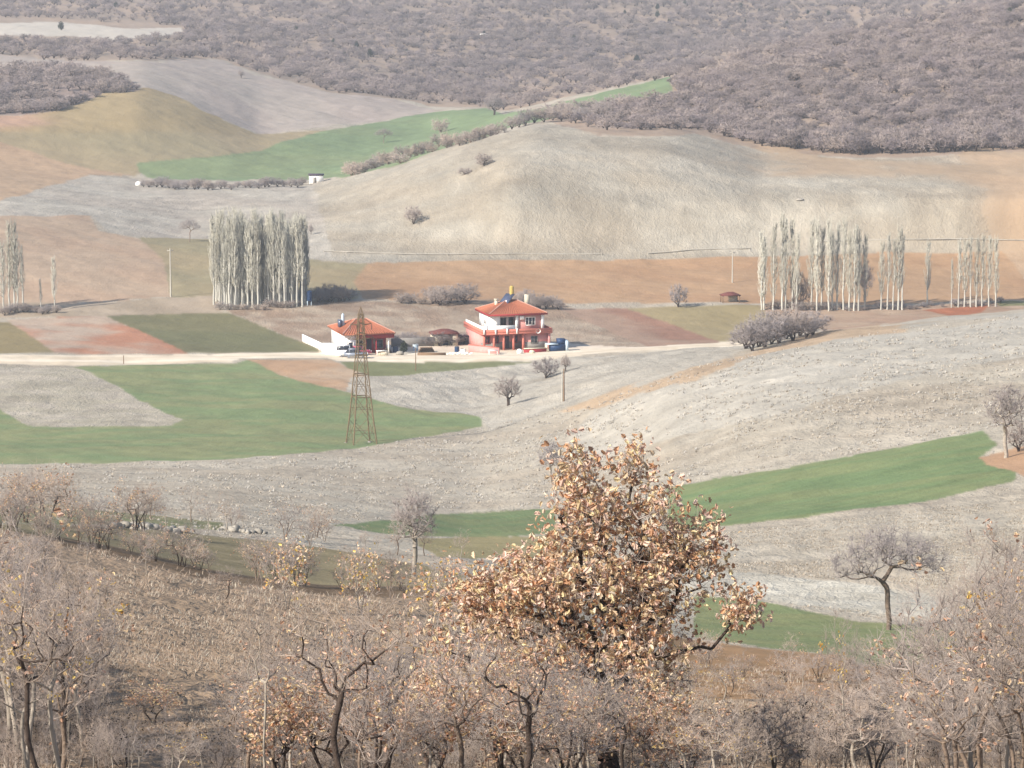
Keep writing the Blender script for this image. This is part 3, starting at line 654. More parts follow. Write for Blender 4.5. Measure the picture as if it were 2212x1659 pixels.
# shed between the houses
g = at(932, 580)
H = empty('garden_shed', g, R(8), 'small cream shed with old dark red roof between the two houses', 'shed', s=.85)
box_part('wall', [(0, 1.7, 0, 3.2, -.3, 2.1), (1.7, 4.2, 1.2, 3.2, -.3, 2.1), (4.2, 5.2, 0, 3.2, -.3, 2.3)], M['cream'], H)
RV, rf = hip(-.3, 5.5, -.3, 3.5, 2.3, .95, 2.0, 3.4); part('roof', (RV, rf), M['olddark'], H)
box_part('door', [(2.4, 3.4, 1.13, 1.2, -.2, 1.8)], M['door'], H)
box_part('lean_to', [(5.2, 7.6, .6, 3.0, 1.7, 1.85), (7.4, 7.55, .7, .85, -.3, 1.7), (5.2, 7.5, 2.8, 2.95, -.3, 1.7)], M['door'], H)
# blue stall by the road
g = at(1190, 569)
H = empty('roadside_kiosk', g, R(10), 'blue metal roadside kiosk with pale end panel right of the two-storey house', 'kiosk')
box_part('body', [(0, 2.5, 0, 1.8, 0, 1.15)], M['blue'], H); box_part('upper_body', [(1.3, 2.6, .3, 1.8, 1.15, 2.0)], M['blue'], H)
box_part('end_panel', [(2.6, 3.05, -.1, 1.9, 0, 1.75)], M['bluepale'], H, 'pale blue end panel')
box_part('counter', [(-.7, 1.3, -.15, 1.6, 1.15, 1.27)], M['bluepale'], H); box_part('side_panel', [(-.7, -.5, -.1, 1.5, 0, 1.15)], M['cream'], H)
for x in (.1, 2.3): box_part('leg', [(x, x+.15, .1, 1.7, -.3, 0)], M['steel'], H)
# hut in the far field, with its neighbours
g = P(668, 398)
H = empty('field_hut', g, R(4), 'small white hut with dark flat roof at the end of the far hedge', 'hut')
box_part('wall', [(0, 3.6, 0, 3.2, -.5, 2.1)], M['white'], H); box_part('roof', [(-.2, 3.8, -.2, 3.4, 2.1, 2.3)], M['door'], H)
box_part('door', [(1.0, 1.8, -.05, 0, -.2, 1.6)], M['grey'], H)
g = P(1560, 657)
H = empty('field_shelter', g, R(10), 'tiny open shelter with dark red roof at the edge of the orange field', 'shelter')
RV, rf = hip(0, 3.6, 0, 2.2, 1.25, .7, 1.4, 2.4); part('roof', (RV, rf), M['olddark'], H)
for x in (.1, 3.3): 
    for y in (.1, 1.9): box_part('post', [(x, x+.15, y, y+.15, -.3, 1.25)], M['wood'], H)
box_part('back_panel', [(1.6, 3.2, 1.6, 1.75, -.2, 1.2)], M['cream'], H)
def lump(name, p, r, mt, label, cat, group=None, fl=.7, parent=None, seed=0):
    rng = np.random.default_rng(seed); n, m = 9, 5; V = []
    for j in range(m+1):
        ph = math.pi*j/m-math.pi/2
        for i in range(n):
            th = 2*math.pi*i/n; k = 1+rng.normal()*.09
            V.append([math.cos(ph)*math.cos(th)*r*k, math.cos(ph)*math.sin(th)*r*k*.8, math.sin(ph)*r*fl*k+r*fl*.6])
    f = np.array([[j*n+i, j*n+(i+1) % n, (j+1)*n+(i+1) % n, (j+1)*n+i] for j in range(m) for i in range(n)])
    o = link(name, npmesh(name, V, [f], True), M[mt], parent); o.location = p
    return tag(o, label, cat, group) if not parent else o
lump('limestone_boulder', P(300, 401), 1.0, 'white', 'round white boulder at the left end of the far hedge', 'boulder', seed=4)
lump('white_ball_planter', at(1123, 566), .55, 'white', 'round white garden ornament standing before the two-storey house', 'ornament', fl=.9, seed=5)
lump('rubble_heap', at(1150, 566), .5, 'cream', 'cream rubble heap by the right end of the planter wall', 'rubble heap', seed=6)
lump('rubble_heap', at(862, 565), .8, 'stone', 'pale rubble heap beside the road right of the single-storey house', 'rubble heap', fl=.5, seed=7)
lump('rubble_heap', at(826, 564), .9, 'cream', 'cream rubble heap in front of the porch of the single-storey house', 'rubble heap', fl=.6, seed=8)
for k in range(11):
    lump('whitewashed_stone', at(966+k*5.2+(k*37 % 5)*.5, 565+(k*53 % 7)*.25), .2+.05*(k % 3), 'white', 'small whitewashed stone in the row beside the road before the shed', 'stone', 'whitewashed stones along the road edge', seed=20+k)
lump('limestone_boulder', P(1728, 432), .9, 'stone', 'flat white rock lying high on the bare hillside above the poplars', 'boulder', fl=.3, seed=9)
lump('limestone_boulder', P(1043, 78), 1.7, 'white', 'small white rock under a dark green juniper on the wooded hill', 'boulder', fl=.5, seed=10)

def drum(px, Y, r, h, mt, label, name='water_drum', cat='drum'):
    t = empty(name, at(px, Y), 0, label, cat)
    part('drum', prisms([0, 0, -.1], [0, 0, h], r, r, 14), M[mt], t, True); part('lid', prisms([0, 0, h], [0, 0, h+.05], r*1.06, r*.9, 14), M['grey'], t, True)
drum(852, 570, .45, 1.0, 'blue', 'dark blue drum beside the grey-cream garden wall'); drum(896, 572, .5, 1.1, 'bluepale', 'pale blue drum against the grey-cream garden wall')
drum(986, 570, .4, .9, 'blue', 'blue drum right of the small shed'); drum(1000, 568, .5, .7, 'white', 'white tub between the shed and the two-storey house', 'wash_tub', 'tub')
def woodpile(px, Y, n, L, label):
    t = empty('woodpile', at(px, Y), R(12), label, 'firewood'); k = 0
    for row in range(3):
        for i in range(n-row):
            x = (i+row*.5)*.3; part('log', prisms([x, 0, .15+row*.26], [x+.03, L, .15+row*.26], .14, .13, 7), M['wood'], t, True)
def cistern():
    t = empty('water_cistern', P(668, 660), R(10), 'small blue water cistern on legs at the right foot of the dense poplar grove', 'water tank')
    part('tank', merge([prisms([0, 0, .9], [0, 0, 2.6], .55, .55, 14), prisms([0, 0, 2.6], [0, 0, 2.85], .55, .2, 14)]), M['blue'], t, True)
    for x, y in ((-.35, -.35), (.35, -.35), (.35, .35), (-.35, .35)): part('leg', box(x-.05, x+.05, y-.05, y+.05, -.4, .9), M['bluepale'], t)
cistern()
woodpile(905, 569, 9, 1.2, 'stacked firewood before the left end of the small shed'); woodpile(828, 568, 5, 1.0, 'small stack of firewood under the porch corner of the single-storey house')
def table(px, Y, label):
    t = empty('garden_table', at(px, Y), R(15), label, 'table'); part('tabletop', box(0, 1.6, 0, .9, .72, .78), M['white'], t)
    for x in (.08, 1.45):
        for y in (.08, .75): part('leg', box(x, x+.07, y, y+.07, -.1, .72), M['white'], t)
table(1056, 563, 'white garden table before the ground floor of the two-storey house'); table(812, 563, 'white table in front of the dark porch window of the single-storey house')
# vehicles
def car(loc, rz, paint, label, L=4.2, W=1.7, Hh=1.45, van=False, cat='car'):
    t = empty('parked_van' if van else 'parked_car', loc, rz, label, cat)
    if van: lower = [(0, .35), (L, .35), (L, .95), (L-.15, 1.15), (L*.78, 1.2), (0, 1.2)]; upper = [(.02, 1.2), (L*.78, 1.2), (L*.66, Hh), (.12, Hh)]
    else: lower = [(0, .35), (L, .35), (L, .65), (L-.2, .82), (L*.72, .9), (.15, .9), (0, .75)]; upper = [(.25, .9), (L*.73, .9), (L*.56, Hh), (L*.2, Hh)]
    def loft(pr, w0, w1):
        n = len(pr); V = []; zm = pr[-1][1]
        for s in (-1, 1):
            for x, z in pr: V.append((x, s*(w0 if z <= pr[0][1]+.02 else w1)/2, z))
        f = [np.array([[i, (i+1) % n, n+(i+1) % n, n+i] for i in range(n)])]
        V += [(sum(p[0] for p in pr)/n, -w0/2, sum(p[1] for p in pr)/n), (sum(p[0] for p in pr)/n, w0/2, sum(p[1] for p in pr)/n)]
        f.append(np.array([[2*n, (i+1) % n, i] for i in range(n)]+[[2*n+1, n+i, n+(i+1) % n] for i in range(n)]))
        return np.array(V), f
    part('body', loft(lower, W, W*.97), M[paint], t); part('cabin', loft(upper, W*.92, W*.78), M['glass'], t)
    part('roof', box(upper[3][0]-.05, upper[2][0]+.02, -W*.4, W*.4, Hh-.02, Hh+.04), M[paint], t)
    for s in (-1, 1):
        for x in (upper[3][0]+.1, (upper[3][0]+upper[2][0])/2, upper[2][0]): part('pillar', prisms([x, s*W*.46, .92], [x, s*W*.395, Hh], .05, .05, 4), M[paint], t)
    for x in (.75, L-.8):
        for s in (-1, 1):
            w = part('wheel', prisms([x, s*(W/2-.2), .32], [x, s*(W/2+.01), .32], .32, .32, 16), M['tyre'], t, True)
            V_, f_ = prisms([x, s*(W/2-.02), .32], [x, s*(W/2+.03), .32], .19, .0, 12); part('rim', (V_, f_), M['silver'], w)
    for s in (-1, 1): part('headlight', box(L-.06, L+.02, s*W*.36-.16, s*W*.36+.16, .58, .76), M['white'], t)
    return t
car(at(740, 558)+Vector((0, 0, .05)), R(4), 'silver', 'silver-blue car parked nearest the road by the pylon', L=3.9)
car(at(724, 562), R(6), 'carwhite', 'white van parked beside the white wall of the single-storey house', L=3.2, Hh=1.9, van=True, cat='van')
car(at(752, 564.6), R(15), 'carred', 'red-pink car parked close under the porch of the single-storey house', L=3.6)

# pylon
def pylon():
    g = P(781, 958); t = empty('transmission_pylon', g, R(20), 'rust-brown lattice steel pylon standing on the edge of the green field', 'pylon')
    lv = [(-.6, 1.6), (0, 1.55), (3.0, 1.22), (6.0, .95), (8.8, .74), (11.2, .55), (12.6, .46), (14.0, .38), (15.2, .33), (16.3, .26)]
    def c(k, i): z, h = lv[i]; return np.array([(h, h, z), (-h, h, z), (-h, -h, z), (h, -h, z)][k % 4])
    for k in range(4):
        part('leg', merge([prisms(c(k, i), c(k, i+1), .085 if i < 4 else .06, .085 if i < 3 else .06, 4) for i in range(len(lv)-1)]), M['steel'], t)
        part('footing', box(c(k, 1)[0]-.2, c(k, 1)[0]+.2, c(k, 1)[1]-.2, c(k, 1)[1]+.2, -.8, .05), M['grey'], t)
    for i in range(3, len(lv)):
        part('belt', merge([prisms(c(k, i), c(k+1, i), .06, .06, 4) for k in range(4)]), M['steel'], t)
    for k in range(4):
        br = []
        for i in range(1, len(lv)-1):
            br += [prisms(c(k, i), c(k+1, i+1), .032, .032, 3), prisms(c(k+1, i), c(k, i+1), .032, .032, 3)]
            if i < 4: m = (c(k, i)+c(k+1, i+1))/2; br += [prisms((c(k, i)+c(k, i+1))/2, (c(k+1, i)+c(k+1, i+1))/2, .03, .03, 3)]
        part('bracing', merge(br), M['steel'], t)
    for z, L in ((13.2, 1.7), (15.0, 1.4)):
        for s in (-1, 1):
            h = .36
            part('crossarm', merge([prisms([s*h, -h, z], [s*L, 0, z+.1], .045, .035, 4), prisms([s*h, h, z], [s*L, 0, z+.1], .045, .035, 4), prisms([s*h, 0, z+.8], [s*L, 0, z+.1], .04, .03, 4), prisms([s*h*1.8, -h*.6, z], [s*h*1.8, h*.6, z], .03, .03, 4)]), M['steel'], t)
            part('insulator', merge([prisms([s*L, 0, z+.1], [s*L, 0, z-.7], .03, .03, 5)]+[prisms([s*L, 0, z-.12*q-.1], [s*L, 0, z-.12*q-.16], .09, .05, 8) for q in range(5)]), M['grey'], t)
    part('peak', merge([prisms(c(k, len(lv)-1), [0, 0, 17.3], .05, .03, 4) for k in range(4)]), M['steel'], t)
pylon()
# poles
def pole(px, py, h, r, mt, label, arm=True, name='utility_pole', cat='pole'):
    g = P(px, py); t = empty(name, g, R(20), label, cat)
    part('pole', prisms([0, 0, -.6], [0, 0, h], r, r*.6, 8), M[mt], t, True)
    if arm:
        part('crossarm', box(-.6, .6, -.05, .05, h-.5, h-.38), M[mt], t)
        for x in (-.5, 0, .5): part('insulator', prisms([x, 0, h-.38 if x else h], [x, 0, h-.16 if x else h+.2], .05, .03, 6), M['grey'], t)
    return t
pole(369, 642, 9.3, .17, 'concrete', 'tall pale concrete pole standing left of the dense poplar grove')
pole(1582, 611, 6.4, .15, 'concrete', 'slim pale concrete pole at the upper edge of the orange field')
pole(1218, 868, 4.3, .14, 'wood', 'short weathered wooden pole on the pale slope below the road', arm=False)
pole(1214, 868, 4.2, .09, 'concrete', 'pale stay post leaning against the wooden pole on the slope', arm=False, name='stay_post', cat='post')
pole(898, 803, 3.7, .09, 'wood', 'thin wooden post below the road in front of the houses', arm=False, name='wooden_post', cat='post')
pole(267, 783, 1.4, .09, 'wood', 'short dark marker post on the road beyond the left wheat field', arm=False, name='marker_post', cat='post')
# concrete irrigation channel
def channel(pts, label, R_=.12):
    Q = [P(*p) for p in pts]; t = tag(empty('irrigation_channel', Q[0], 0), label, 'channel')
    for a, b in zip(Q[:-1], Q[1:]):
        a = a-Q[0]; b = b-Q[0] if False else b-Q[0]
        n = max(1, int(np.linalg.norm(b-a)/6))
        out = [prisms(a+(b-a)*i/n+[0, 0, .2], a+(b-a)*(i+1)/n+[0, 0, .2], R_, R_, 4) for i in range(n)]
        out += [prisms(a+(b-a)*i/n+[0, 0, -.6], a+(b-a)*i/n+[0, 0, .3], .12, .12, 4) for i in range(n+1)]
        part('channel_section', out, M['channel'], t)
channel([(700, 546), (900, 552), (1100, 551), (1300, 550)], 'thin pale concrete water channel along the foot of the mound', .1)
channel([(1400, 548), (1500, 541), (1620, 539)], 'short pale water channel left of the tall poplars, below the mound')
channel([(1770, 524), (1960, 520), (2080, 516), (2230, 520)], 'pale water channel passing behind the right-hand poplars')
# stones of the old field wall beyond the near bank
def stone_row(pts, n, label, seed):
    rng = np.random.default_rng(seed); Q0 = P(*pts[0]); t = tag(empty('dry_stone_wall', Q0, 0), label, 'stone wall')
    var = []
    for k in range(5):
        o = lump('stone', (0, 0, 0), .22, 'stone', '', '', parent=t, fl=.7, seed=seed*10+k); var.append(o)
    for k in range(n):
        f = k/n*(len(pts)-1); i = int(f); f -= i
        px = pts[i][0]*(1-f)+pts[i+1][0]*f+rng.normal()*2; py = pts[i][1]*(1-f)+pts[i+1][1]*f+rng.normal()*1.2
        o = var[k] if k < 5 else var[k % 5].copy()
        if k >= 5: C.objects.link(o); o.parent = t
        o.location = P(px, py)-Q0; o.rotation_euler = (0, 0, rng.uniform(0, 6)); s = rng.uniform(.55, 1.5); o.scale = (s*1.2, s, s)
stone_row([(245, 1137), (330, 1144), (405, 1154)], 34, 'broken row of pale stones in the green strip beyond the near slope', 1)
stone_row([(462, 1148), (520, 1152), (580, 1160)], 16, 'short pale stone row right of the longer one, behind yellow-leaved saplings', 2)

# ------------------------------------------------------------------ poplars
def poplar(seed, h=17., r=.85, nb=130, bare=.12):
    rng = np.random.default_rng(seed); root = empty('poplar_tree', (0, 0, 0), cat='tree')
    z = np.linspace(-.8, h*.97, 14); P_ = np.stack([np.cumsum(rng.normal(size=14)*.05), np.cumsum(rng.normal(size=14)*.05), z], -1)
    rr = .17*(1-z.clip(0)/h)**.8+.02
    part('trunk', merge([prisms(P_[i], P_[i+1], rr[i], rr[i+1], 7) for i in range(13)]), M['poplar_bark'], root, True)
    zb = h*(bare+(.95-bare)*rng.uniform(0, 1, nb)**.9); b0 = np.stack([np.interp(zb, z, P_[:, 0]), np.interp(zb, z, P_[:, 1]), zb], -1)
    th = rng.uniform(0, 6.28, nb); L = r*(1.15-.75*(zb/h))*rng.uniform(.6, 1.3, nb)*np.where(zb < h*.3, .8, 1)
    dr = np.stack([np.cos(th), np.sin(th)], -1)
    m = b0.copy(); m[:, :2] += dr*L[:, None]*.6; m[:, 2] += L*.9
    e = b0.copy(); e[:, :2] += dr*L[:, None]; e[:, 2] = np.minimum(e[:, 2]+L*2.9, h*1.02)
    T = [prisms(b0, m, .05, .036, 3), prisms(m, e, .036, 0, 3)]
    for s in range(4):
        t = rng.uniform(0, 1, nb)[:, None]; q = m*(1-t)+e*t; e2 = q+rng.normal(size=q.shape)*[.16, .16, .1]+[0, 0, .75]
        T.append(prisms(q, e2, .03, 0, 3))
    stuff(part('twigs', T, M['poplar_twig'], root))
    return Proto(root)
POP = [poplar(1), poplar(2, r=1.0, bare=.2), poplar(3, nb=100, r=.7, bare=.25), poplar(4, nb=150, r=.95, bare=.08)]
rng = random.Random(7)
def put_pop(px, top, base, label, group, kinds=(0, 1, 2, 3), wide=1.):
    p = Vector(P(px, base)); h = (base-top)*p.y/F; s = h/17
    POP[rng.choice(kinds)].put(p, rng.uniform(0, 6.28), (wide*(.5+.5*s), wide*(.5+.5*s), s), label, group)
for i in range(84):
    px = 462+(i*.6180339 % 1)*202; dep = (i*.7548776 % 1)
    base = 664-18*dep-(6 if px < 480 else 0); top = 470+rng.uniform(-22, 24)+(12 if px > 640 else 0)+(8 if px < 470 else 0)
    put_pop(px, top, base, 'bare pale poplar in the '+('left', 'middle', 'right')[int((px-462)//68)]+' third of the dense grove left of the houses', 'poplars of the dense grove, '+('left', 'middle', 'right')[int((px-462)//68)]+' third', wide=1.15)
right = [(1645, 503), (1650, 515), (1670, 482), (1690, 456), (1696, 470), (1712, 468), (1720, 500), (1752, 474), (1765, 470), (1774, 492), (1790, 474), (1797, 500), (1808, 478), (1822, 474), (1835, 492), (1845, 486), (1855, 492), (1868, 505)]
for px, t in right: put_pop(px, t, 672-(px % 5), 'tall pale poplar of the tallest row behind the bare bush clump on the right', 'poplars of the tall right-hand row', (0, 1, 3))
for px, t in [(1903, 520), (1917, 500), (1929, 512), (1940, 488), (1949, 500)]: put_pop(px, t, 668, 'pale poplar of the middle five between the tall row and the lone slim one', 'five poplars right of the tall row', (1, 2))
put_pop(2003, 520, 655, 'lone slim poplar standing between two poplar groups on the right', None, (1,))
put_pop(2055, 556, 664, 'small slender poplar at the left end of the rightmost group', None, (2,), .7)
for px, t in [(2070, 514), (2083, 520), (2096, 510), (2109, 512), (2121, 510), (2136, 514), (2151, 512)]: put_pop(px, t, 664, 'pale poplar in the rightmost poplar group', 'poplars of the rightmost group', (1, 2, 0))
for px, t in [(8, 520), (21, 478), (31, 474), (38, 505), (50, 525), (-14, 500), (-30, 490)]: put_pop(px, t, 672, 'pale poplar in the small group at the left edge of the picture', 'poplars at the left edge', (1, 2, 0))
put_pop(88, 598, 668, 'short thin poplar right of the left-edge group', None, (2,), .8)
put_pop(118, 552, 668, 'slim upright poplar standing alone right of the left-edge group', None, (1,), .9)

# ------------------------------------------------------------------ other trees
def fb(n, h, r, f=.35):   # balls for a rounded crown
    return [(0, 0, h*(f+(1-f)*.55), r, r, h*(1-f)*.46), (r*.4, 0, h*(f+(1-f)*.4), r*.7, r*.7, h*(1-f)*.35), (-r*.45, 0, h*(f+(1-f)*.42), r*.65, r*.6, h*(1-f)*.35)]
MID = {
 'round': Proto(make_bare('bare_tree', 'tree', 11, 4, fb(1, 4, 1.9, .2), 1.0, 150, .016, 4, .55, M['bark_dark'], M['twig_grey'], .45, 1, tw=.02)),
 'bush': Proto(make_bare('bare_bush', 'bush', 12, 3.4, fb(1, 3.4, 1.7, .05), .5, 130, .014, 4, .6, M['bark_dark'], M['twig_grey'], .45, 1, tw=.02, stems=3)),
 'spread': Proto(make_bare('bare_tree', 'tree', 13, 5, [(0, 0, 3.9, 2.2, 2.0, 1.0), (1.8, 0, 3.2, 1.3, 1.2, .7), (-1.8, 0, 3.2, 1.3, 1.2, .7)], 1.7, 210, .0085, 4, .6, M['bark'], M['twig_grey'], .4, 1, tw=.011)),
 'tall': Proto(make_bare('bare_tree', 'tree', 14, 6, [(0, 0, 4.1, 1.7, 1.6, 1.9)], 2.0, 200, .012, 4, .55, M['bark_pale'], M['twig_grey'], .4, 1, tw=.014)),
 'brown': Proto(make_bare('brown_bush', 'bush', 15, 2.4, fb(1, 2.4, 1.5, .0), .4, 110, .014, 4, .5, M['bark'], M['twig'], .4, 1, tw=.022, stems=3)),
}
MH = {'round': 4.1, 'bush': 3.5, 'spread': 5.1, 'tall': 6.2, 'brown': 2.6}
def put(kind, px, base, top, label, group=None, wide=1., cat=None, rz=None):
    p = Vector(P(px, base)); h = (base-top)*p.y/F; s = h/MH[kind]
    return MID[kind].put(p, rng.uniform(0, 6.28) if rz is None else rz, (s*wide, s*wide, s), label, group, cat)
put('round', 1098, 880, 815, 'round bare tree casting its shadow on the pale slope below the road')
put('bush', 1180, 812, 766, 'wide dark bare bush right below the road opposite the kiosk', wide=1.3)
put('round', 1222, 800, 765, 'small pale bare bush right of the dark one under the road', wide=.8)
put('spread', 410, 524, 472, 'dark spreading tree with shadow left of the dense poplar grove', wide=.8)
put('bush', 893, 485, 446, 'lone dark bush on the lower left flank of the mound')
put('round', 672, 508, 486, 'tiny dark tree right of the dense poplar grove', wide=.6)
put('spread', 829, 310, 277, 'dark round tree standing alone in the far green field')
put('brown', 952, 286, 254, 'rusty brown bush at the right of the far green field', wide=1.1)
put('round', 1068, 246, 204, 'large grey tree where the far green field meets the wood', wide=1.1)
put('brown', 1045, 357, 328, 'reddish bush with shadow on the upper left of the mound', wide=1.2)
put('brown', 1004, 378, 362, 'low reddish bush below the larger one on the mound', wide=1.6)
put('round', 521, 167, 149, 'small bush at the crest of the far grey slope')
put('bush', 1465, 663, 612, 'bare grey tree at the lower edge of the orange field', wide=.8)
put('brown', 1728, 668, 580, 'rusty round-crowned tree among the tall right-hand poplars', wide=.45, cat='tree')
put('tall', 1868, 668, 560, 'dark bare tree at the right end of the tall poplar row', wide=.7)
put('tall', 2172, 988, 818, 'bare tree with pale trunk on orange soil at the right edge', wide=1.05, rz=1.)
put('bush', 2200, 972, 905, 'dark low bush behind the bare tree at the right edge', wide=.9)
put('spread', 1918, 1358, 1124, 'broad bare tree with forked trunk standing on the pale strip at lower right', wide=1.0, rz=.4)
put('tall', 1190, 1045, 948, 'faint bare tree showing just behind the top left of the rusty oak', wide=1.1)
put('tall', 895, 1240, 1036, 'dark-limbed bare tree in front of the narrow green strip', wide=.95)
for i, (px, b, t, w) in enumerate([(1625, 757, 690, .95), (1652, 750, 672, .95), (1682, 742, 668, 1.0), (1712, 735, 664, 1.0), (1742, 728, 672, .95)]):
    put('bush', px, b, t, ['leftmost and lowest-standing', 'second from the left', 'middle', 'second from the right', 'rightmost'][i]+' bare bush of the clump on the slope crest', 'bare bush clump on the slope crest', w*1.2)
for px, bb in ((1612, 752), (1640, 748), (1668, 742), (1698, 734), (1728, 727), (1756, 724)): put('bush', px, bb, bb-52, 'lower bare bush filling the clump on the slope crest', 'low bushes within the crest clump', 1.5)
def hedge(pts, n, hpx, label, group, kind, jitter=4, wide=1.2):
    for k in range(n):
        f = (k+.5)/n*(len(pts)-1); i = int(f); f -= i
        px = pts[i][0]*(1-f)+pts[i+1][0]*f; py = pts[i][1]*(1-f)+pts[i+1][1]*f+rng.uniform(-jitter, jitter)
        put(kind, px+rng.uniform(-4, 4), py, py-hpx*rng.uniform(.7, 1.25), label, group, wide*rng.uniform(.9, 1.3))
hedge([(300, 405), (480, 412), (660, 402)], 26, 20, 'grey bush in the long far hedge below the green field', 'bushes of the far grey hedge', 'bush', 3)
hedge([(750, 384), (850, 352), (960, 318), (1080, 292)], 26, 26, 'reddish bush in the hedge climbing the left edge of the mound', 'bushes of the reddish hedge', 'brown', 3)
hedge([(1095, 285), (1200, 262), (1330, 250)], 12, 30, 'bare bush in the hedge between the mound and the far green strip', 'bushes behind the mound', 'bush', 5)
hedge([(680, 650), (760, 652)], 9, 32, 'dark bare bush beside the right foot of the dense poplar grove', 'bushes right of the poplar grove', 'bush', 5)
hedge([(470, 667), (560, 668), (650, 660)], 12, 16, 'low reddish bush at the feet of the grove poplars', 'bushes at the feet of the grove', 'brown', 3)
hedge([(930, 658), (1010, 656)], 5, 38, 'grey bush behind the shed at the edge of the orange field', 'bushes behind the shed', 'bush', 4)
hedge([(860, 656), (920, 656)], 3, 20, 'low dark bush left of the grey bushes behind the shed', 'low bushes behind the garden wall', 'brown', 3)
hedge([(1120, 662), (1215, 664)], 7, 34, 'grey bush behind the right side of the two-storey house', 'bushes behind the two-storey house', 'bush', 5)
hedge([(1790, 670), (1900, 668), (2010, 662), (2170, 660)], 20, 13, 'low dark bush along the foot of the right-hand poplars', 'bushes at the feet of the right poplars', 'bush', 3)
hedge([(1655, 668), (1790, 672)], 7, 18, 'low bush between the bush clump and the tall poplar row', 'low bushes before the tall row', 'brown', 3)
hedge([(0, 676), (125, 676)], 9, 18, 'low dark bush at the feet of the left-edge poplars', 'bushes under the left-edge poplars', 'bush', 3)
hedge([(850, 745), (925, 746)], 7, 24, 'low garden bush before the cream garden wall', 'garden bushes before the cream wall', 'bush', 2)
hedge([(940, 746), (1005, 746)], 6, 26, 'grey-green garden bush before the small shed', 'garden bushes before the shed', 'bush', 2)

# evergreen junipers
def juniper(seed):
    rg = np.random.default_rng(seed); root = empty('juniper', (0, 0, 0), cat='tree')
    part('trunk', prisms([0, 0, -.4], [0, 0, 1.6], .12, .06, 6), M['bark_dark'], root)
    p = blob(rg, 420, [(0, 0, 1.2, 1.1, 1.1, 1.1), (.2, 0, 2.2, .7, .7, .8)]); n = len(p)
    d = rg.normal(size=(n, 3)); d /= np.linalg.norm(d, axis=1, keepdims=True); e = rg.normal(size=(n, 3))*.16
    V = np.stack([p-d*.2, p+d*.2, p+e+[0, 0, .22]], 1).reshape(-1, 3); stuff(part('foliage', (V, [np.arange(n*3).reshape(-1, 3)]), M['conifer'], root))
    return Proto(root)
JUN = [juniper(1), juniper(2)]
junp = [(1045, 70), (770, 100), (745, 120), (800, 115), (132, 60), (720, 88), (1420, 30), (1480, 8), (1500, 22), (1420, 12), (1600, 12), (1640, 25), (1700, 50), (1610, 45), (2110, 20), (1990, 42), (1745, 25), (1445, 45), (1500, 100), (1375, 130), (1310, 45), (2080, 8), (1635, 105), (1530, 75), (250, 10), (1100, 30), (1240, 85), (880, 118), (640, 60), (2180, 30), (1790, 28), (1350, 25)]
for i, (px, py) in enumerate(junp):
    p = Vector(P(px, py+7)); JUN[i % 2].put(p, i*1.3, rng.uniform(.7, 1.25), 'dark green juniper among the bare trees of the wooded hill', 'junipers on the wooded hill')
p = at(870, 568); JUN[0].put(p, 1, .7, 'dense dark green garden shrub before the cream garden wall', None, 'shrub')

# ------------------------------------------------------------------ scrub oak wood on the hills
FOR = []
for k in range(4):
    rg = np.random.default_rng(100+k); w = 1.7+.2*k
    FOR.append(make_bare('scrub_tree', 'tree', 100+k, 3.6, [(0, 0, 2.1, w, w, 1.3), (w*.4, 0, 1.6, w*.7, w*.7, .9)], .7, 46, .03, 3, .75, M['bark_dark'], M['twig_far'], .7, 1, tw=.048, stems=2))
FORP = [Proto(r) for r in FOR]
woods = [[(-400, 152), (150, 150), (230, 162), (310, 196), (230, 205), (130, 238), (60, 243), (-400, 240)],
 [(-400, 84), (240, 92), (400, 78), (400, -400), (3000, -400), (3000, 322), (2212, 322), (2100, 329), (1850, 332), (1650, 318), (1500, 285), (1290, 282), (1200, 262), (1140, 250), (1300, 230), (1452, 210), (1458, 166), (1100, 236), (1000, 226), (930, 226), (840, 213), (720, 198), (560, 158), (480, 128), (300, 128), (150, 133), (0, 118), (-400, 118)],
 [(-400, -400), (400, -400), (400, 56), (200, 46), (120, 40), (-400, 38)]]
rg = np.random.default_rng(5)
gx, gy = np.meshgrid(np.arange(-230, 2450, 10), np.concatenate([np.arange(-40, 150, 4.1), np.arange(150, 345, 5.2)]), indexing='ij')
gx = (gx+rg.uniform(-7, 7, gx.shape)).ravel(); gy = (gy+rg.uniform(-3.2, 3.2, gy.shape)).ravel()
m = np.zeros(gx.shape, bool)
for w in woods: m |= inpoly(gx, gy, w)
cl = fbm(gx/60, gy/22, 12, 3); m &= (cl > .40) | (rg.uniform(0, 1, gx.shape) < .3) | (gy > 290)
gx, gy = gx[m], gy[m]; pts = P(gx, gy)
order = np.argsort(pts[:, 1]+np.where((gx < -5) | (gx > 2217) | (gy < 0), 5000, 0)); pts = pts[order]
sc = (.4+.66*rg.uniform(0, 1, len(pts))**1.4)*(.8+.55*fbm(pts[:, 0]/40, pts[:, 1]/60, 3, 2))
def wood_label(q):
    a = px_of(*q)[0]; z = 'left wood above the tan hillside' if a < 330 else 'wood edge behind the mound' if a < 1500 else 'wood edge above the middle of the bare hillside' if a < 1900 else 'wood edge at the far right above the bare hillside'
    return 'bare grey-mauve scrub tree in the '+z, 'scrub trees of the '+z
for i in range(300):
    s = sc[i]*1.05
    FORP[i % 4].put(Vector(pts[i]), rg.uniform(0, 6.28), (s*1.1, s*1.1, s), *wood_label(pts[i]))
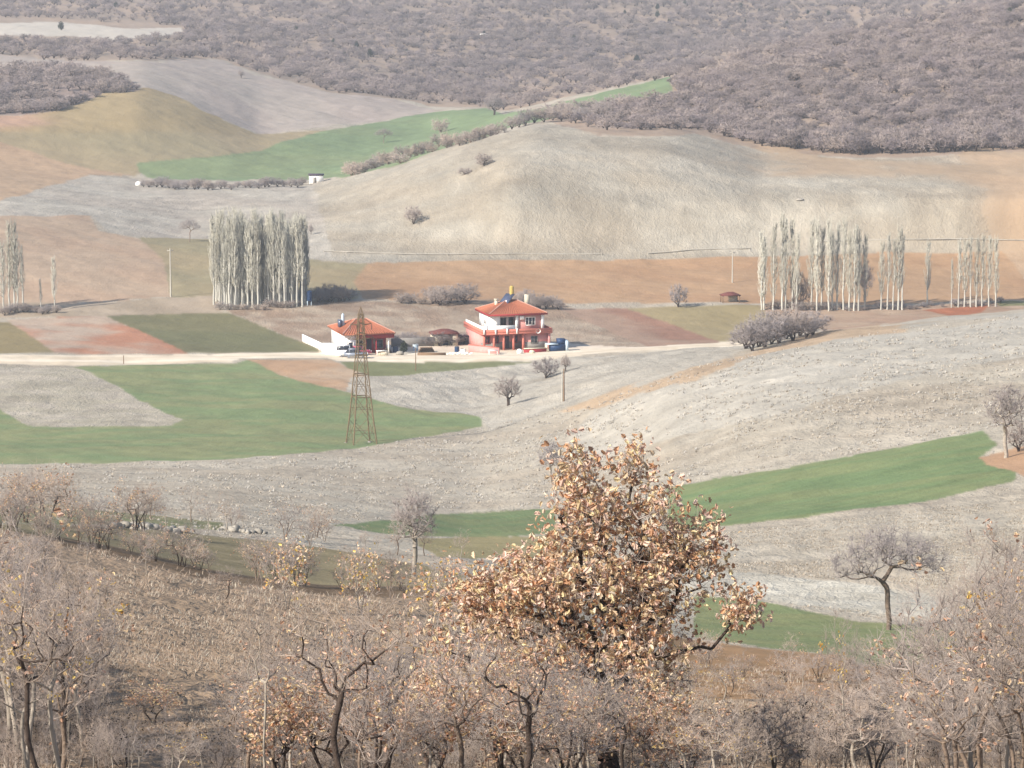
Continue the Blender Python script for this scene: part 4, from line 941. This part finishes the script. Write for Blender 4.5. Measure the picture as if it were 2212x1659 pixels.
def scatter(name, pts, scl, protos, label=None, cat=None, tilt=0, seed=0):
    rr = np.random.default_rng(seed); n = len(pts)
    me = bpy.data.meshes.new(name); me.vertices.add(n); me.vertices.foreach_set('co', np.asarray(pts, np.float32).ravel())
    a = me.attributes.new('rot', 'FLOAT_VECTOR', 'POINT'); rot = np.zeros((n, 3), np.float32); rot[:, 2] = rr.uniform(0, 6.28, n); rot[:, :2] = rr.normal(size=(n, 2))*tilt
    a.data.foreach_set('vector', rot.ravel())
    a = me.attributes.new('scl', 'FLOAT_VECTOR', 'POINT'); a.data.foreach_set('vector', np.broadcast_to(np.asarray(scl, np.float32).reshape(n, -1), (n, 3)).astype(np.float32).ravel())
    a = me.attributes.new('pick', 'INT', 'POINT'); a.data.foreach_set('value', rr.integers(0, len(protos), n).astype(np.int32))
    o = link(name, me); g = bpy.data.node_groups.new(name+'_nodes', 'GeometryNodeTree')
    g.interface.new_socket('Geometry', in_out='INPUT', socket_type='NodeSocketGeometry'); g.interface.new_socket('Geometry', in_out='OUTPUT', socket_type='NodeSocketGeometry')
    N = g.nodes; L = g.links; gi = N.new('NodeGroupInput'); go = N.new('NodeGroupOutput'); j = N.new('GeometryNodeJoinGeometry')
    def na(nm, ty):
        q = N.new('GeometryNodeInputNamedAttribute'); q.data_type = ty; q.inputs['Name'].default_value = nm; return q.outputs[0]
    e2r = N.new('FunctionNodeEulerToRotation'); L.new(na('rot', 'FLOAT_VECTOR'), e2r.inputs[0]); s_ = na('scl', 'FLOAT_VECTOR'); pk = na('pick', 'INT')
    for k, p in enumerate(protos):
        oi = N.new('GeometryNodeObjectInfo'); oi.inputs['Object'].default_value = p; oi.inputs['As Instance'].default_value = True
        cm = N.new('FunctionNodeCompare'); cm.data_type = 'INT'; cm.operation = 'EQUAL'; L.new(pk, cm.inputs[2]); cm.inputs[3].default_value = k
        ip = N.new('GeometryNodeInstanceOnPoints'); L.new(gi.outputs[0], ip.inputs['Points']); L.new(cm.outputs[0], ip.inputs['Selection'])
        L.new(oi.outputs['Geometry'], ip.inputs['Instance']); L.new(e2r.outputs[0], ip.inputs['Rotation']); L.new(s_, ip.inputs['Scale']); L.new(ip.outputs[0], j.inputs[0])
    L.new(j.outputs[0], go.inputs[0]); md = o.modifiers.new('scatter', 'NODES'); md.node_group = g
    return tag(o, label, cat, kind='stuff')
def solo(root, name):
    """one unlinked mesh holding a prototype's parts, for scattering"""
    me = bpy.data.meshes.new(name); V = []; Fs = {}; off = 0; fm = []; allf = []; tot = []
    for ch in root.children:
        d = ch.data; co = np.zeros(len(d.vertices)*3, np.float32); d.vertices.foreach_get('co', co); V.append(co.reshape(-1, 3))
        li = np.zeros(len(d.loops), np.int32); d.loops.foreach_get('vertex_index', li); allf.append(li+off); lt = np.zeros(len(d.polygons), np.int32); d.polygons.foreach_get('loop_total', lt)
        me.materials.append(d.materials[0]); fm.append(np.full(len(lt), len(me.materials)-1, np.int32)); tot.append(lt); off += len(d.vertices)
    V = np.concatenate(V); li = np.concatenate(allf); lt = np.concatenate(tot); fm = np.concatenate(fm)
    me.vertices.add(len(V)); me.vertices.foreach_set('co', V.ravel()); me.loops.add(len(li)); me.loops.foreach_set('vertex_index', li)
    me.polygons.add(len(lt)); me.polygons.foreach_set('loop_start', np.concatenate([[0], np.cumsum(lt)[:-1]]).astype(np.int32)); me.polygons.foreach_set('loop_total', lt)
    me.polygons.foreach_set('material_index', fm); me.update(calc_edges=True)
    return bpy.data.objects.new(name, me)
bpy.context.view_layer.update()
scatter('hillside_wood', pts[300:], np.stack([sc[300:]*1.2, sc[300:]*1.2, sc[300:]*.85], -1), [solo(r, 'scrub_mass_tree') for r in FOR], 'mass of bare grey-mauve scrub covering the far hills', 'woodland', .04, 3)

# ------------------------------------------------------------------ foreground
def near_local(px, py, Y, base):
    u, v = uv(px, py); return np.array([u*Y/F, 0, CAMZ-v*Y/F])-np.array([base.x, 0, base.z])
# the rusty oak
OY = 58.; ob = at(1322, OY)
balls = []
for px, py, rx, rz in [(1240, 1035, 48, 82), (1366, 1015, 34, 48), (1280, 1130, 105, 90), (1400, 1135, 90, 85), (1500, 1195, 52, 66), (1290, 1260, 190, 100), (1140, 1270, 110, 62), (1430, 1265, 110, 80), (1592, 1318, 42, 52), (1150, 1370, 150, 80), (1350, 1380, 150, 80), (1045, 1320, 62, 58), (1200, 1480, 130, 70), (1380, 1480, 110, 60)]:
    q = near_local(px, py, OY, ob); balls.append((q[0], rng.uniform(-.25, .25), q[2], rx*OY/F, max(rx*.8, 40)*OY/F, rz*OY/F))
rg = np.random.default_rng(77)
oak = empty('oak_tree', ob, 0, 'big central oak still full of rusty orange and straw-coloured leaves', 'tree')
att = blob(rg, 720, balls, .5)
tr = [np.array([.05*math.sin(i*1.3), .05*math.cos(i), -.4+i*.28]) for i in range(8)]
Gt, Tt, ends = tree_parts('oak', att, tr, .22, rg, .0065, .52, 3, .3, .005, sub=1)
part('trunk', Gt, M['bark_dark'], oak, True); stuff(part('twigs', Tt, M['twig'], oak))
lz = ends[:, 2]; zcut = near_local(1300, 1430, OY, ob)[2]
keep = ends[(lz > zcut) | (rg.uniform(0, 1, len(ends)) < .28)]
cen = keep[rg.integers(0, len(keep), 4200)]
lp = cen[rg.integers(0, len(cen), 9500)]+rg.normal(size=(9500, 3))*.09
front = np.argsort(lp[:, 1]+rg.normal(size=len(lp))*.4)[:300]; msk = np.ones(len(lp), bool); msk[front] = False
V, f, c = leaves(rg, lp[msk], .128, LEAFS); stuff(part('leaves', (V, f), M['leaf'], oak, col=c))
LM = []
for k in range(8):
    sv, sf = leaf_shape(rg, .13); LM.append(npmesh('leaf', sv, [sf], col=np.tile(lin(LEAFS[k])*1., (len(sv), 1)))); LM[-1].materials.append(M['leaf'])
for k, i in enumerate(front):
    o = bpy.data.objects.new('leaf', LM[k % 8]); C.objects.link(o); o.parent = oak; o.location = lp[i]; o.rotation_euler = (rg.uniform(0, 6.28), rg.uniform(-.3, 1.6), rg.uniform(0, 6.28)); s = rg.uniform(.7, 1.2); o.scale = (s, s, s)

PINK = [(208, 172, 148), (218, 186, 164), (194, 154, 126), (214, 186, 144), (178, 140, 114), (222, 196, 160)]
GOLD = [(224, 196, 118), (208, 174, 96), (226, 200, 140), (206, 150, 80)]
def sap(name, seed, h, r, f, n, leaf_n, bark='bark', colr=PINK, stems=1, lean=(0, 0), tw=.0036, L=.095):
    return Proto(make_bare(name, 'tree', seed, h, fb(1, h, r, f), h*.45, n, .0042, 4, .34, M[bark], M['twig'], .25, 1, tw=tw, stems=stems, lean=lean, leaf_n=leaf_n, leaf_L=L, leafc=colr, power=.52, wob=.14, upb=.8))
SAP = [sap('oak_sapling', 21, 3.6, 1.0, .25, 85, 70), sap('oak_sapling', 22, 4.2, .9, .3, 80, 30, 'bark_pale'), sap('oak_sapling', 23, 3.0, 1.1, .15, 95, 110, stems=3),
       sap('oak_sapling', 24, 4.6, 1.25, .35, 110, 60, 'bark_dark', lean=(.4, 0)), sap('oak_sapling', 25, 2.6, 1.1, .1, 85, 170, 'bark_dark', stems=4), sap('oak_sapling', 26, 4.0, .9, .4, 80, 70, 'bark_pale', GOLD)]
SAP.append(Proto(make_bare('dark_oak', 'tree', 41, 4.6, [(-.9, 0, 3.6, .9, .8, 1.1), (.8, .2, 3.5, .9, .8, 1.0), (0, 0, 2.8, 1.1, .9, .7)], 1.3, 95, .0062, 3, .4, M['bark_dark'], M['twig'], .25, 1, tw=.005, lean=(.15, 0), leaf_n=170, leaf_L=.11, leafc=PINK, power=.54, wob=.2, upb=.6)))
SAP.append(Proto(make_bare('leafy_sapling', 'tree', 42, 3.0, fb(1, 3.0, 1.0, .2), 1.0, 110, .0045, 3, .3, M['bark_dark'], M['twig'], .25, 1, tw=.004, leaf_n=900, leaf_L=.12, leafc=LEAFS+PINK, power=.52, upb=.6, stems=2)))
SAP.append(Proto(make_bare('golden_sapling', 'tree', 43, 2.6, fb(1, 2.6, 1.0, .1), .8, 60, .0045, 3, .32, M['bark_pale'], M['twig'], .25, 1, tw=.004, leaf_n=300, leaf_L=.15, leafc=LEAFS[:7]+GOLD[:2], power=.52, upb=.6, stems=3)))
SH = [3.7, 4.4, 3.1, 4.8, 2.7, 4.2, 4.9, 3.2, 2.8]
def put_sap(k, px, Y, top, label, group=None, wide=1., rz=None):
    g = at(px, Y); zt = CAMZ-uv(px, top)[1]*Y/F; s = max(.25, (zt-g.z)/SH[k])
    return SAP[k].put(g, rng.uniform(0, 6.28) if rz is None else rz, (s*wide, s*wide, s), label, group)
put_sap(1, 40, 56, 1085, 'pale bare sapling with long straight trunk at the left edge', wide=.8)
put_sap(3, 92, 60, 1130, 'second bare sapling from the left edge with rising grey limbs', wide=.8)
put_sap(6, 725, 52, 1255, 'dark twin-limbed bare oak left of the rusty oak', wide=1.0, rz=2.6)
put_sap(1, 560, 55, 1170, 'thin leaning sapling rising alone in front of the open slope', wide=.55)
put_sap(6, 830, 58, 1300, 'bare oak with short dark trunk between the twin-limbed oak and the rusty oak', wide=.9)
put_sap(6, 1130, 50, 1330, 'dark forked oak at the lower centre, left below the rusty oak', wide=1.1, rz=.5)
put_sap(5, 1840, 66, 1300, 'slim sapling rising before the lower green field at right', wide=.6)
put_sap(1, 2130, 62, 1110, 'tall bare sapling near the right edge', wide=.9)
put_sap(0, 2190, 70, 1130, 'bushy bare sapling at the right edge', wide=1.0)
put_sap(8, 610, 104, 1150, 'young oak with golden leaves in front of the dark bank', wide=.9)
put_sap(8, 770, 106, 1165, 'straw-leaved sapling on the bank between the golden oak and the dark bare tree', wide=.8)
put_sap(8, 935, 100, 1185, 'golden-leaved sapling on the bank just left of the rusty oak', wide=1.0)
put_sap(7, 1010, 66, 1215, 'leafy pinkish oak sapling at the left flank of the rusty oak', wide=.9)
put_sap(6, 1345, 53, 1440, 'dark gnarled oak trunk rising right in front of the rusty oak', wide=1.0, rz=1.2)
for px_, y_, l_ in [(1080, 1395, 'leafy low sapling at the left foot of the rusty oak'), (1230, 1440, 'leafy low sapling before the trunk of the rusty oak'), (1420, 1430, 'leafy low sapling at the right foot of the rusty oak'), (1495, 1500, 'smallest leafy sapling right of the rusty oak'), (700, 1390, 'leafy sapling behind the twin-limbed oak'), (590, 1440, 'leafy sapling left of the twin-limbed oak'), (930, 1420, 'leafy sapling between the twin-limbed oak and the rusty oak')]:
    put_sap(7, px_, 56, y_, l_, wide=1.15)
TOPX = [-80, 0, 120, 180, 240, 330, 450, 520, 600, 700, 850, 950, 1010, 1100, 1450, 1520, 1600, 1700, 1800, 1880, 1960, 2040, 2120, 2300]
TOPY = [1060, 1090, 1180, 1320, 1480, 1540, 1510, 1400, 1350, 1320, 1330, 1330, 1290, 1330, 1440, 1480, 1470, 1460, 1420, 1400, 1390, 1290, 1170, 1130]
rg = np.random.default_rng(31)
def thicket_label(px, Y):
    z = ['at the left edge', 'at the foot of the open slope', 'around the twin-limbed oak', 'left below the rusty oak', 'right below the rusty oak', 'before the lower green field', 'at the right edge'][int(np.searchsorted([200, 500, 850, 1200, 1550, 1950], px))]
    n = 'nearer' if Y < 66 else 'farther'
    return n+' bare oak sapling in the thicket '+z, n+' thicket saplings '+z
for i in range(190):
    px = -420+3060*((i*.6180339+.3) % 1); Y = 50+62*rg.uniform()**1.25; T = float(np.interp(px, TOPX, TOPY))
    g = at(px, Y); by = px_of(g.x, g.y, g.z)[1]
    if 230 < px < 480 and by < 1690 and rg.uniform() < .8: continue
    if 480 < px < 1000 and by < 1400: continue
    top = T+abs(rg.normal())*110; top = min(top, by-60)
    if top > 1640 or by-top < 50: continue
    k = int(rg.choice([0, 1, 2, 3, 4, 5, 0, 1, 5], 1)[0])
    h = (by-top)*Y/F
    if h > 5.2: top = by-5.2*F/Y
    put_sap(k, px, Y, top, *thicket_label(px, Y), wide=rg.uniform(.9, 1.25)*min(1.6, max(1, 2.6/h)))
# bushes along the dark bank and on the strip behind it
def bankbush(pts, n, hh, label, group, ks, dj=3):
    for k in range(n):
        f = min(.999, max(0, (k+rg.uniform(-1.2, 2.2))/n))*(len(pts)-1); i = int(f); f -= i
        px = pts[i][0]*(1-f)+pts[i+1][0]*f; py = pts[i][1]*(1-f)+pts[i+1][1]*f+rg.uniform(-dj, dj)
        p = Vector(P(px, py)); kk = int(rg.choice(ks)); h = hh*rg.uniform(.55, 1.3); s = h/SH[kk]
        SAP[kk].put(p, rg.uniform(0, 6.28), (s*1.25, s*1.25, s), label, group)
bankbush([(-40, 1130), (100, 1158), (250, 1186), (450, 1232), (700, 1268), (1000, 1285)], 34, 1.5, 'twiggy bush rooted on the dark bank above the near grassy slope', 'bushes on the near bank', [2, 4])
bankbush([(-60, 1100), (200, 1120), (500, 1150), (800, 1190), (1000, 1200)], 26, 2.0, 'grey bare shrub on the strip of rough ground behind the near bank', 'shrubs behind the near bank', [1, 2, 0], 14)
bankbush([(0, 1140), (150, 1125), (330, 1150)], 9, 2.5, 'reddish-brown leafy sapling beyond the bank at the upper left of the near slope', 'reddish saplings beyond the bank', [4, 0], 8)
bankbush([(1480, 1450), (1800, 1470), (2250, 1480)], 14, 1.0, 'twiggy bush along the brown bank at lower right', 'bushes on the right-hand bank', [2, 4, 0], 18)
# brushwood and grasses nobody could count
def tuft(name, seed, n, h, cols, w=.012):
    r_ = np.random.default_rng(seed); th = r_.uniform(0, 6.28, n); o = r_.normal(size=(n, 2))*.1; L = h*r_.uniform(.5, 1.2, n); sp = r_.uniform(.3, 1.8, n)
    b = np.stack([o[:, 0], o[:, 1], np.full(n, -.03)], -1); d = np.stack([np.cos(th)*sp, np.sin(th)*sp, np.ones(n)], -1); e = b+d*L[:, None]; s = np.stack([-np.sin(th), np.cos(th), np.zeros(n)], -1)*w
    mid = (b+e)/2+[0, 0, h*.12]
    V = np.stack([b-s, b+s, mid+s*.8, mid-s*.8, e], 1).reshape(-1, 3); i = np.arange(n)[:, None]*5
    cc = lin(np.array(cols))[r_.integers(0, len(cols), n)]*ALB*1.12
    me = npmesh(name, V, [np.concatenate([i+0, i+1, i+2, i+3], 1), np.concatenate([i+3, i+2, i+4], 1)], col=np.repeat(cc, 5, 0)); me.materials.append(M['grass'])
    return bpy.data.objects.new(name, me)
def region(n, poly, w=None):
    x0, x1 = min(p[0] for p in poly), max(p[0] for p in poly); y0, y1 = min(p[1] for p in poly), max(p[1] for p in poly)
    a = rg.uniform(x0, x1, n); b = rg.uniform(y0, y1, n); m = inpoly(a, b, poly); return P(a[m], b[m]), a[m], b[m]
STRAW = [(208, 194, 172), (198, 182, 160), (186, 168, 148), (216, 206, 186)]; GREY = [(206, 200, 190), (190, 184, 174), (214, 208, 196)]; BROWN = [(188, 160, 136), (196, 172, 148), (172, 148, 128)]
near_slope = [(-120, 1118), (0, 1145), (250, 1195), (450, 1243), (700, 1278), (1000, 1290), (1480, 1428), (2330, 1485), (2330, 1690), (-120, 1690)]
p_, a_, b_ = region(26000, near_slope)
k_ = fbm(p_[:, 0]/2., p_[:, 1]/4., 44, 3); q = p_[k_ > .42]
scatter('dry_grass', q, rg.uniform(.5, 1.25, len(q))*np.clip(p_[k_ > .42][:, 1]/90, .6, 1.3), [tuft('grass_tuft', 1, 18, .10, STRAW+BROWN, .006), tuft('grass_tuft', 2, 16, .08, BROWN+STRAW[2:3], .006), tuft('grass_tuft', 3, 14, .12, STRAW[2:]+BROWN, .006)], 'dry straw-coloured grass covering the near slope', 'grass', .1, 1)
mid_poly = [(-60, 1008), (200, 1004), (480, 997), (750, 972), (900, 948), (1040, 925), (1250, 872), (1600, 770), (1950, 708), (2300, 668), (2300, 905), (2130, 928), (1700, 1006), (1430, 1052), (1430, 1150), (1200, 1160), (1200, 1098), (940, 1108), (720, 1133), (700, 1200), (-60, 1095)]
p_, a_, b_ = region(26000, mid_poly); k_ = fbm(p_[:, 0]/3.2, p_[:, 1]/7., 45, 3); q = p_[k_ > .45]
scatter('rough_grass', q, rg.uniform(.6, 1.5, len(q))*np.clip(q[:, 1]/260, .7, 1.5), [tuft('rough_tuft', 5, 14, .12, GREY+STRAW, .02), tuft('rough_tuft', 6, 12, .10, GREY+STRAW, .02), tuft('rough_tuft', 7, 12, .14, GREY, .02)], 'rough grey grass tufts on the long slope below the road', 'grass', .1, 2)
low_poly = [(1430, 1165), (1740, 1135), (2000, 1100), (2212, 1045), (2330, 1010), (2330, 1440), (1950, 1440), (2110, 1405), (2060, 1360), (1640, 1302), (1430, 1285)]
p_, a_, b_ = region(20000, low_poly); k_ = fbm(p_[:, 0]/2.5, p_[:, 1]/6., 46, 3); q = p_[(k_ > .45) & ~inpoly(a_, b_, [(1400, 1215), (2090, 1280), (2120, 1345), (1640, 1305), (1400, 1265)])]
scatter('pasture_grass', q, rg.uniform(.5, 1.2, len(q)), [tuft('pasture_tuft', 8, 14, .12, GREY+STRAW, .013), tuft('pasture_tuft', 9, 12, .10, STRAW, .013)], 'short dry grass tufts on the lower right pasture', 'grass', .1, 4)
bpy.context.view_layer.update()
brush = [solo(SAP[k].root, 'brush_twigs') for k in (0, 1, 2)]
for b in brush:
    pass
p_, a_, b_ = region(3200, near_slope)
tl_ = np.interp(a_, TOPX, TOPY)+150; keep = (b_ > tl_) & ~((a_ > 200) & (a_ < 520) & (b_ < 1560)); q = p_[keep]
scatter('brushwood', q, rg.uniform(.14, .42, len(q)), brush, 'tangled low brushwood under the foreground saplings', 'brushwood', .15, 6)
# two shrubs with dead orange leaves in the open slope
for px, py, l in [(330, 1560, 'low shrub full of pale orange dead leaves in the middle of the near slope'), (620, 1560, 'low shrub with orange dead leaves right of the open slope')]:
    p = Vector(P(px, py)); SAP[7].put(p, px, (.6, .6, .32), l, None, 'shrub')
# ------------------------------------------------------------------ haze
hz = part('haze', box(-6000, 6000, -60, 4600, CAMZ-120, CAMZ+75), None, None)
m = bpy.data.materials.new('haze_air'); m.use_nodes = True; n = m.node_tree; n.nodes.remove(n.nodes['Principled BSDF'])
pv = n.nodes.new('ShaderNodeVolumePrincipled'); pv.inputs['Color'].default_value = (.86, .90, .96, 1); pv.inputs['Density'].default_value = HAZE; pv.inputs['Anisotropy'].default_value = .2
n.links.new(pv.outputs[0], n.nodes['Material Output'].inputs['Volume']); hz.data.materials.append(m); tag(hz, 'pale air haze filling the valley', 'haze', kind='stuff')
